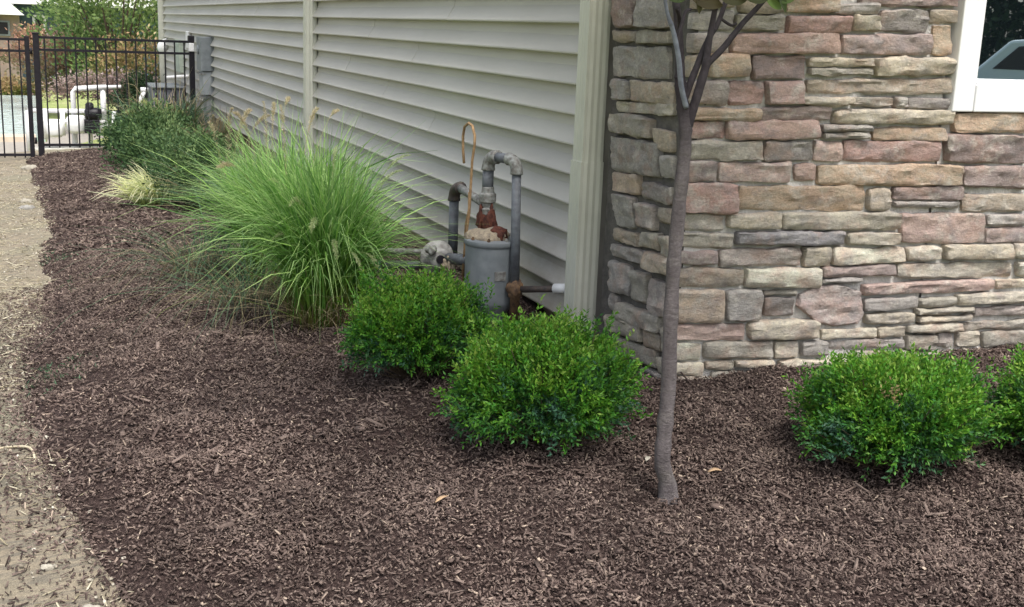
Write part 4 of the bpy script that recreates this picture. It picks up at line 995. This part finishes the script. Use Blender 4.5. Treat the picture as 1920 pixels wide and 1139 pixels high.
# weeds at the edge of the dirt
def weeds():
    g = np.random.default_rng(5)
    root = None; Vs = []; Fs = []; b = 0
    n = 900
    Y = g.uniform(1.8, 7, n); X = edge_x(Y) + g.normal(.04, .10, n)
    k = vnoise(X, Y, 1.9) > .02; X, Y = X[k], Y[k]; n = len(X)
    P = np.stack([X, Y, mulch_z(X, Y)], 1)
    P = np.repeat(P, 4, 0) + g.normal(0, .006, (n*4, 3))*[1, 1, 0]
    D = g.normal(0, 1, P.shape)*[1, 1, .1] + [0, 0, .9]
    V, F, a_ = leaf_cloud(P, D, 0, .022, .004, g, g.random(len(P))*.8, jit=.3)
    o = np_mesh('weeds', V, F, M_GRASSB, None, {'tint': a_}); tag(o, 'sparse green weeds sprouting along the dirt edge of the bed', kind='stuff')
weeds()

# ------------------------------------------------------------------ young tree
tr = empty('young_tree', (1.428, 2.42, Z(-1.12)), 'slender young tree with smooth grey trunk forking in front of the stone corner', 'tree')
def limb(name, pts, r0, r1, mat, n=14, rough=.03, seed=0):
    S_ = smooth([(x, y, Z(z)) for x, y, z in pts]); m = len(S_); g = random.Random(seed)
    rr = [(r0 + (r1-r0)*i/(m-1)) * (1+g.gauss(0, rough)) for i in range(m)]
    if name == 'trunk': rr = [q * (1 + 1.3*math.exp(-i_/1.8)) * (1 + .05*math.sin(i_*1.7) + .03*math.sin(i_*3.1)) for i_, q in enumerate(rr)]
    return MB().tube(S_, rr, n).build(name, mat, tr, True)
trunk = limb('trunk', [(1.438, 2.42, -1.17), (1.430, 2.42, -1.10), (1.411, 2.42, -1.04), (1.411, 2.42, -.95), (1.413, 2.42, -.84), (1.408, 2.42, -.725), (1.404, 2.42, -.565), (1.407, 2.42, -.409), (1.411, 2.42, -.283), (1.410, 2.42, -.215), (1.403, 2.43, -.15), (1.396, 2.44, -.09)], .0220, .0135, M_BARK)
limb('branch', [(1.396, 2.44, -.095), (1.395, 2.44, -.07), (1.390, 2.45, .01), (1.386, 2.46, .07), (1.37, 2.50, .25), (1.34, 2.55, .6), (1.32, 2.6, 1.0)], .0130, .005, M_BRANCH, 10, seed=1)
limb('branch', [(1.409, 2.42, -.26), (1.415, 2.42, -.21), (1.430, 2.415, -.14), (1.445, 2.41, -.07), (1.449, 2.41, -.045)], .0120, .0100, M_BRANCH, 10, seed=2)
limb('branch', [(1.447, 2.41, -.055), (1.451, 2.41, .0), (1.456, 2.40, .085), (1.47, 2.38, .3), (1.46, 2.34, .7)], .0085, .004, M_BRANCH, 9, seed=3)
limb('branch', [(1.449, 2.41, -.060), (1.488, 2.405, -.02), (1.530, 2.40, .035), (1.585, 2.39, .10), (1.68, 2.36, .25), (1.78, 2.32, .55)], .0085, .004, M_BRANCH, 9, seed=4)
limb('branch', [(1.400, 2.43, -.16), (1.435, 2.43, -.065), (1.468, 2.44, .0), (1.500, 2.45, .048), (1.56, 2.48, .2)], .0095, .005, M_BRANCH, 9, seed=5)
limb('branch', [(1.500, 2.45, .045), (1.53, 2.45, .030), (1.545, 2.45, .035)], .004, .003, M_BRANCH, 7, seed=6)
limb('branch', [(1.402, 2.41, -.16), (1.379, 2.40, -.11), (1.362, 2.39, -.05), (1.344, 2.385, .0), (1.330, 2.38, .028)], .0065, .0055, M_PALEBR, 9, seed=7)
limb('branch', [(1.331, 2.38, .025), (1.315, 2.375, .055), (1.28, 2.36, .15)], .0055, .003, M_PALEBR, 8, seed=8)
limb('branch', [(1.352, 2.387, -.015), (1.362, 2.385, .03), (1.372, 2.39, .055), (1.39, 2.40, .060)], .0045, .0035, M_BRANCH, 7, seed=9)
limb('branch', [(1.388, 2.44, .02), (1.372, 2.42, .045), (1.352, 2.40, .062)], .006, .004, M_BRANCH, 7, seed=10)
M_TLEAF = leafmat('tree_leaf', [(0, (.11, .085, .045)), (.35, (.075, .11, .04)), (.7, (.12, .19, .05)), (1, (.24, .36, .11))], rough=.4, trans=.45, var=.2)
def big_leaf(c, d, L, W, t):
    c = Vector(c); d = Vector(d).normalized(); s = d.cross(Vector((.25, -1, .15))).normalized(); nn = s.cross(d)
    V = []; F = []; k = 6
    for i in range(k+1):
        u = i/k; w = W*.5*math.sin(math.pi*min(u*1.02, 1))**.75 * (1-.15*u)
        b = c + d*L*u + nn*(-.12*L*u*u)
        V += [b - s*w + nn*w*.3, b, b + s*w + nn*w*.3]
    for i in range(k):
        b = i*3; F += [(b, b+1, b+4, b+3), (b+1, b+2, b+5, b+4)]
    me = bpy.data.meshes.new('leaf'); me.from_pydata([tuple(v) for v in V], [], F); me.update()
    at = me.attributes.new('tint', 'FLOAT', 'POINT'); at.data.foreach_set('value', np.full(len(V), t, np.float32))
    link('leaf', me, tr, M_TLEAF, True)
for (c, d, L, W, t) in [((1.575, 2.39, Z(.100)), (.95, -.1, -.50), .060, .036, .93), ((1.585, 2.385, Z(.105)), (1, -.05, -.15), .075, .038, .60), ((1.605, 2.38, Z(.11)), (.6, -.05, -.9), .055, .026, .40),
                        ((1.385, 2.39, Z(.082)), (1, -.1, -.10), .085, .036, .05), ((1.45, 2.38, Z(.088)), (1, -.1, .06), .080, .040, .14), ((1.375, 2.39, Z(.092)), (-.9, -.1, -.12), .060, .034, .38),
                        ((1.50, 2.37, Z(.098)), (.9, -.1, -.10), .075, .034, .22), ((1.40, 2.39, Z(.085)), (.25, -.1, -1), .035, .022, .10), ((1.30, 2.36, Z(.118)), (-1, 0, -.2), .055, .030, .30)]:
    big_leaf(c, d, L, W, t)
g = np.random.default_rng(77)
n = 3200; th = g.uniform(0, 6.28, n); rr = g.random(n)**.5*.85
P = np.stack([1.46 + rr*np.cos(th), 2.4 + rr*np.sin(th)*.8, Z(.34) + g.random(n)*1.3], 1)
V, F, a_ = leaf_cloud(P, g.normal(0, 1, P.shape) + [0, 0, -.6], 0, .075, .042, g, g.random(n), jit=.2)
tag(np_mesh('crown', V, F, M_TLEAF, tr, {'tint': a_}), kind='stuff')

# ------------------------------------------------------------------ small things lying about
tw = MB().tube(smooth([(-.20, 3.50, gz(-.2, 3.5)+.012), (-.12, 3.47, gz(-.12, 3.47)+.02), (-.064, 3.415, gz(-.06, 3.41)+.025), (-.050, 3.30, gz(-.05, 3.3)+.014), (-.040, 3.19, gz(-.04, 3.19)+.010)]), .0035, 7).build('dry_twig', simple('straw_twig', (.62, .55, .40), (.5, .43, .3), .8, 40, .2), None, True)
tag(tw, 'bent straw coloured twig lying on the dirt at the left edge', 'twig')
M_PALEST = simple('pale_rock', (.44, .41, .34), (.32, .29, .24), .9, 40, .6)
M_GREYST = simple('grey_rock', (.36, .35, .33), (.25, .24, .225), .9, 30, .6)
for i, (x, y, s, mt_, lb) in enumerate([(.055, 2.46, .017, M_PALEST, 'flat pale pebble near the bottom left corner of the dirt'), (-.005, 2.47, .012, M_PALEST, 'small pale pebble left of the flat pebble on the dirt'), (-.027, 2.66, .011, M_PALEST, 'little whitish pebble in the middle of the dirt'),
        (-.104, 9.86, .032, M_PALEST, 'small pale rock on the ground left of the mulch, behind the grey one'), (-.09, 12.9, .05, M_PALEST, 'pale rock lying just in front of the gate'),
        (-.10, 9.45, .035, M_GREYST, 'small dark grey rock on the dirt left of the mulch')]):
    o = lumpy('rock' if s > .03 else 'pebble', (x, y, float(dirt_z(np.array([x]), np.array([y]))[0]) + s*.25 if x < .08 else gz(x, y)+.004), s*1.5, s, s*.7, mt_, None, .25, 40+i)
    tag(o, lb, 'rock' if s > .03 else 'pebble')
M_DL = simple('tan_dry_leaf', (.52, .36, .22), (.40, .27, .16), .8, 40, .2)
def litter(x, y, L, W, az, lb, mat):
    z = gz(x, y) + .012; V = []; k = 4
    d = Vector((math.cos(az), math.sin(az), .12)); s = Vector((-math.sin(az), math.cos(az), 0)); c = Vector((x, y, z))
    for i in range(k+1):
        u = i/k; w = W*.5*math.sin(math.pi*(.06+.88*u))**.7
        for e in (-1, 0, 1):
            V.append(c + d*L*(u-.5) + s*w*e + Vector((0, 0, .28*w*abs(e) + .10*L*math.sin(u*3) + random.gauss(0, .0006))))
    F = []
    for i in range(k):
        b = i*3; F += [(b, b+1, b+4, b+3), (b+1, b+2, b+5, b+4)]
    o = MB().add(V, F).build('dry_leaf', mat, None, True)
    so = o.modifiers.new('t', 'SOLIDIFY'); so.thickness = .0008
    tag(o, lb, 'leaf')
litter(1.595, 2.466, .036, .018, -.3, 'curled pale tan leaf on the mulch right of the tree base', M_DL)
litter(.865, 2.52, .040, .013, .4, 'orange tan dry leaf on the mulch below the two round shrubs', M_DL)
litter(2.72, 1.86, .045, .018, -.5, 'pale dry leaf on the mulch at the right edge of the view', M_PALEST)
litter(1.47, 2.60, .026, .014, .8, 'small cream leaf fragment behind the foot of the trunk', M_PALEST)
# ------------------------------------------------------------------ beyond the fence
M_CONC = simple('pool_deck_concrete', (.40, .36, .31), (.32, .30, .27), .9, 12, .3)
mb = MB(); mb.box(-9, 15.2, Z(-1.80), 6, 17.4, Z(-1.735)); o = mb.build('pool_deck', M_CONC); tag(o, kind='structure')
mb = MB(); mb.box(.12, 17.4, Z(-1.80), 6, 19.8, Z(-1.738)); o = mb.build('pool_deck', M_CONC); tag(o, kind='structure')
mb = MB(); mb.box(-9, 17.4, Z(-1.80), -.02, 17.75, Z(-1.66)); o = mb.build('pool_coping', simple('coping', (.66, .56, .44), (.58, .49, .39), .8, 12, .2), bevel=.01); tag(o, kind='structure')
wn_ = N('pool_water', .08, .6); wn_.color((.55, .70, .69)); wn_.bump(wn_.noise(5, 3), .25, .03)
mb = MB(); mb.box(-9, 17.75, Z(-1.80), .10, 26.5, Z(-1.69)); o = mb.build('water', wn_.m); tag(o, kind='structure')

# white pool plumbing standing behind the fence
pe = empty('pool_plumbing', (.4, 16, Z(-1.73)), 'white plastic pool pipes forming an open square frame behind the fence', 'pool pipes')
wt = lambda *p, r=.030: MB().tube([(x, y, Z(z)) for x, y, z in p], r, 12).build('pipe', M_WHITE, pe, True)
wt((.44, 16, -1.45), (.44, 16, -.97), (.47, 16, -.925), (.84, 16, -.90), r=.032)
wt((.80, 16.02, -.90), (.80, 16.02, -1.36), r=.036); wt((.80, 16, -.90), (1.02, 15.95, -.89), r=.022)
wt((-.10, 15.9, -1.20), (.80, 15.95, -1.20), r=.028); wt((.0, 15.85, -1.32), (.84, 15.9, -1.34), r=.028)
wt((.52, 15.9, -1.46), (.90, 15.9, -1.36), (.92, 15.9, -1.20), r=.026); wt((.10, 15.85, -1.2), (.10, 15.85, -1.55), r=.03); wt((.30, 15.85, -1.2), (.30, 15.85, -1.50), r=.03)
wt((-.10, 15.9, -1.20), (-.10, 15.9, -1.72), r=.035); wt((.62, 15.85, -1.2), (.62, 15.85, -1.72), r=.03); wt((.44, 16, -1.45), (.44, 16, -1.72), r=.035)
wt((1.26, 16, -.93), (1.36, 16, -.93), r=.035); wt((1.30, 16, -.95), (1.26, 16, -1.05), (1.27, 16, -1.2), r=.03)
MB().lathe((.46, 15.88, Z(-1.45)), [(.10, -.02), (.12, .02), (.12, .16), (.09, .2)], 20).build('filter_pot', M_WHITE, pe, True)
MB().lathe((.20, 15.88, Z(-1.50)), [(.09, -.02), (.11, .02), (.11, .13), (.08, .17)], 20).build('filter_pot', M_WHITE, pe, True)
MB().box(-.06, 15.8, Z(-1.735), .86, 16.1, Z(-1.66)).build('plinth', simple('pale_concrete', (.60, .58, .53), None, .9, 20, .3), pe, bevel=.01)
pm_ = empty('pool_pump', (.64, 15.75, Z(-1.45)), 'black pool pump motor sitting on the white pipes', 'pump')
MB().lathe((.56, 15.75, Z(-1.22)), [(.05, 0), (.075, .02), (.08, .16), (.06, .20)], 18, 'x').build('motor', M_BLACK, pm_, True)
MB().lathe((.62, 15.75, 0), [(.06, Z(-1.28)), (.05, Z(-1.10)), (.03, Z(-1.08))], 14).build('strainer', M_BLACK, pm_, True)
MB().box(.55, 15.7, Z(-1.46), .72, 15.8, Z(-1.29)).build('foot', M_BLACK, pm_, bevel=.01)
# pale strip (edging board) on the ground in front of it
eb_ = MB().box(.18, 14.75, Z(-1.70), .86, 14.85, Z(-1.60)).build('edging_board', simple('weathered_white_wood', (.66, .63, .56), None, .8, 20, .3), None, bevel=.006); tag(eb_, 'whitewashed edging board on the ground just behind the fence pickets', 'board')
# air conditioner behind the fence, against the wall
ac = empty('air_conditioner', (1.55, 15.9, Z(-1.72)), 'dark slatted air conditioner by the wall between fence and house corner', 'air conditioner')
MB().box(1.36, 15.5, Z(-1.70), 1.74, 16.3, Z(-.88)).build('cabinet', simple('dark_grey_steel', (.11, .115, .14), (.09, .09, .11), .6, 8, .1), ac, bevel=.01)
for k in range(11):
    MB().box(1.37+k*.034, 15.488, Z(-1.66), 1.385+k*.034, 15.499, Z(-.93)).build('slat', simple('mid_grey_steel', (.20, .20, .24), None, .6, 8, .1) if k == 0 else bpy.data.materials['mid_grey_steel'], ac)
MB().box(1.35, 15.48, Z(-.876), 1.75, 16.31, Z(-.85)).build('top_panel', M_STEEL, ac, bevel=.008)
wv = MB().tube([(1.47, 15.0, Z(-.72)), (1.72, 15.0, Z(-.70)), (1.775, 15.0, Z(-.70))], .022, 12).build('vent_pipe', M_WHITE, None, True); tag(wv, 'short white plastic pipe leaving the siding above the air conditioner', 'pipe')
ut = empty('utility_panel', (1.74, 15.6, Z(-.5)), 'pale green grey utility panel on the siding near the far corner', 'panel')
MB().box(1.70, 15.5, Z(-.68), HX, 16.1, Z(-.28)).build('panel_box', simple('pale_green_steel', (.44, .50, .42), None, .6, 8, .1), ut, bevel=.006)
MB().box(1.695, 15.55, Z(-.63), 1.70, 16.05, Z(-.33)).build('panel_door', simple('pale_green_door', (.40, .46, .385), None, .6, 8, .1), ut)
lp = empty('wall_lantern', (1.72, 17.6, Z(-.3)), 'small white lantern at the far corner of the siding', 'wall lantern')
lumpy('globe', (1.70, 17.6, Z(-.42)), .07, .07, .09, M_WHITE, lp, .03, 3); MB().tube([(HX, 17.6, Z(-.30)), (1.70, 17.6, Z(-.33))], .015, 8).build('arm', M_WHITE, lp, True)
fx = MB().box(1.735, 14.9, Z(-.36), 1.775, 15.1, Z(-.16)).build('hose_bib_cover', M_WHITE, None, bevel=.008); tag(fx, 'small white plastic cover high on the siding left of the grey box', 'cover')

FOL = [(0, (.07, .12, .045)), (.45, (.16, .25, .08)), (.8, (.30, .38, .14)), (1, (.48, .46, .22))]
M_FOL = leafmat('bush_leaf', FOL, rough=.6, trans=.35)
M_RED = leafmat('red_bloom', [(0, (.10, .12, .05)), (.35, (.22, .19, .10)), (.7, (.36, .19, .14)), (1, (.60, .42, .25))], rough=.7, trans=.3)
M_MIX = leafmat('autumn_leaf', [(0, (.07, .10, .035)), (.4, (.18, .22, .07)), (.7, (.40, .27, .14)), (1, (.62, .52, .30))], rough=.7, trans=.3)
M_PINK = leafmat('pink_bloom', [(0, (.12, .11, .08)), (.5, (.28, .20, .17)), (1, (.55, .45, .42))], rough=.7, trans=.3)
M_EVER = leafmat('evergreen_leaf', [(0, (.012, .028, .014)), (.5, (.022, .050, .022)), (1, (.05, .09, .04))], rough=.6, trans=.15)
BACK = 'shrubs beyond the black fence'
leafy('crape_myrtle', (1.30, 20.6), 1.1, 1.0, 2.25, 7500, .085, .042, 131, M_FOL, 'tall green bush rising over the fence beside the house', 'bush', BACK, zb=Z(-1.1), stems=26)
leafy('crape_myrtle', (.85, 21.8), .8, .8, 1.75, 3200, .085, .042, 132, M_FOL, 'smaller green bush to the left of the tall bush, over the fence', 'bush', BACK, zb=Z(-1.0), stems=20)
leafy('autumn_bush', (1.40, 19.2), .7, .6, .85, 3500, .07, .035, 133, M_MIX, 'orange and brown leafed bush below the tall bush beyond the fence', 'bush', BACK, zb=Z(-1.25), stems=20)
leafy('flower_bush', (.45, 22.5), .75, .7, .95, 5000, .075, .04, 134, M_RED, 'red blooming bush left of the tall green bush', 'bush', BACK, zb=Z(-1.35), stems=16)
leafy('flower_bush', (-.45, 28.5), .65, .7, .40, 3500, .08, .045, 135, M_MIX, 'yellow and brown bush standing on the lawn behind the gate', 'bush', BACK, zb=Z(-1.9), stems=12)
leafy('flower_bush', (1.0, 18.4), .8, .4, .42, 4000, .05, .03, 136, M_PINK, 'low pinkish flowers behind the white pool pipes', 'flowers', BACK, zb=Z(-1.25), stems=16)
leafy('dark_bush', (1.45, 17.8), .50, .35, .65, 4500, .05, .028, 137, M_EVER, 'dark low bush beside the far house corner', 'bush', BACK, zb=Z(-1.55), stems=12)
leafy('flower_bush', (.1, 36.5), .55, .5, .75, 2500, .09, .06, 138, M_RED, 'bright red flowers in front of the neighbour window', 'flowers', BACK, zb=Z(-1.2), stems=10)
leafy('flower_bush', (.9, 33.0), .7, .6, .8, 2500, .09, .06, 139, M_PINK, 'pink flower bush before the blue neighbour house', 'flowers', BACK, zb=Z(-1.15), stems=10)
leafy('flower_bush', (-1.1, 24.5), .9, .6, .22, 3500, .07, .04, 140, M_RED, 'dull red low bush far left behind the gate top', 'flowers', BACK, zb=Z(-.85)-.1, stems=40)

nb = empty('neighbour_house', (0, 42, Z(-2.3)), 'blue grey neighbour house with white eaves far behind the fence', 'house')
MB().box(-.6, 42, Z(-2.6), 9, 48, Z(.2)).build('wall', simple('slate_blue_siding', (.085, .13, .17), (.07, .10, .13), .8, 2, .1), nb)
MB().box(-1.3, 41.2, Z(.22), 9.5, 49, Z(.55)).build('eave', M_WHITE, nb, bevel=.02)
MB().add([(-1.3, 41.2, Z(.56)), (9.5, 41.2, Z(.56)), (9.5, 45, Z(2.6)), (-1.3, 45, Z(2.6)), (9.5, 49, Z(.56)), (-1.3, 49, Z(.56))], [(0, 1, 2, 3), (3, 2, 4, 5), (0, 3, 5), (1, 4, 2), (0, 5, 4, 1)]).build('roof', simple('grey_shingle', (.20, .19, .19), None, .9, 6, .4), nb)
w_ = MB().box(.03, 41.94, Z(-.62), .44, 41.999, Z(-.10)).build('window', M_WHITE, nb)
MB().box(.12, 41.92, Z(-.56), .35, 41.938, Z(-.20)).build('pane', M_BLACK, w_)
MB().box(-.62, 41.3, Z(-2.6), -.50, 41.42, Z(.22)).build('porch_post', M_WHITE, nb)
nh = empty('far_house', (-8, 40, Z(-2.3)), 'tan brick house with white gable at the far left edge', 'house')
MB().box(-12, 40, Z(-2.6), -.35, 46, Z(-.12)).build('wall', simple('tan_brick', (.30, .23, .19), (.22, .17, .15), .9, 3, .2), nh)
MB().add([(-12, 39.6, Z(-.12)), (-.20, 39.6, Z(-.12)), (-1.0, 39.6, Z(.6)), (-12, 39.6, Z(3)), (-12, 46, Z(-.12)), (-.20, 46, Z(-.12)), (-1.0, 46, Z(.6)), (-12, 46, Z(3))], [(0, 1, 2, 3), (7, 6, 5, 4), (0, 4, 5, 1), (1, 5, 6, 2), (2, 6, 7, 3), (0, 3, 7, 4)]).build('gable', M_WHITE, nh)
w_ = MB().box(-1.4, 39.94, Z(-.75), -.62, 39.999, Z(-.30)).build('window', M_STEEL, nh)
MB().box(-1.34, 39.92, Z(-.70), -.68, 39.938, Z(-.35)).build('pane', M_BLACK, w_)
mb = MB(); mb.box(-12, 30, Z(-2.2), 9, 30.2, Z(-.86)); 
# ------------------------------------------------------------------ street side, seen only in the window glass
car = empty('parked_car', (19.2, -14.7, 0), 'pale blue parked car mirrored in the window glass', 'car')
gcar = Z(-1.56)
# side profile, length along X (front to the left), built closed and mirrored in width
prof = [(-2.3, .45), (-2.33, .75), (-2.2, .95), (-1.15, 1.04), (-.45, 1.74), (.1, 1.80), (1.7, 1.78), (2.2, 1.10), (2.3, .95), (2.3, .45)]
prof = [(x + 1.3, z) for x, z in prof]
def extr(name, pr, y0, y1, mat, parent, bv=.03):
    n = len(pr); vs = [(19.2+x, -14.7+y0, gcar+z) for x, z in pr] + [(19.2+x, -14.7+y1, gcar+z) for x, z in pr]
    return MB().add(vs, [tuple(range(n-1, -1, -1)), tuple(range(n, 2*n))] + [(k, (k+1) % n, n+(k+1) % n, n+k) for k in range(n)]).build(name, mat, parent, bevel=bv)
M_CAR = simple('pale_blue_paint', (.42, .52, .58), (.42, .52, .58), .3, 2, 0, .5)
body_ = extr('body', prof, -.9, .9, M_CAR, car, .06)
gp = [(.55, 1.14), (1.02, 1.62), (1.55, 1.69), (1.55, 1.14)]; extr('side_window', gp, -.92+1.815, .915, M_BLACK, car, .01)
gp = [(1.65, 1.14), (1.65, 1.69), (2.85, 1.68), (3.1, 1.14)]; extr('side_window', gp, .895, .915, M_BLACK, car, .01)
for x in (-.35, 2.75):
    for y in (-.82, .70):
        w_ = MB().lathe((19.2+x, -14.7+y, gcar+.36), [(.30, -.02), (.36, 0), (.36, .2), (.30, .22)], 24, 'y').build('wheel', M_BLACK, car, True)
        MB().lathe((19.2+x, -14.7+y+(.222 if y > 0 else -.035), gcar+.36), [(.20, 0), (.18, .012)], 18, 'y').build('rim', M_FIT, w_, True)
car.rotation_euler.z = .85
gd_ = MB().box(-60, -19, Z(-1.62), 80, -11.5, Z(-1.535)).build('road', simple('asphalt', (.055, .055, .058), None, .9, 20, .3)); tag(gd_, kind='structure')
for i, x in enumerate((11, 16.5, 22, 27.5, 33)):
    leafy('evergreen_tree', (x, -24 - (i % 2)*1.5), 3.6, 2.6, 9.5, 9000, .38, .20, 150+i, M_EVER, ['dark evergreen tree across the street, farthest left of its row', 'dark evergreen tree across the street, second from the left', 'dark evergreen tree across the street behind the parked car', 'dark evergreen tree across the street, right of the parked car', 'dark evergreen tree across the street, farthest right of its row'][i], 'tree', 'evergreen trees across the street', zb=Z(-1.6), stems=20)
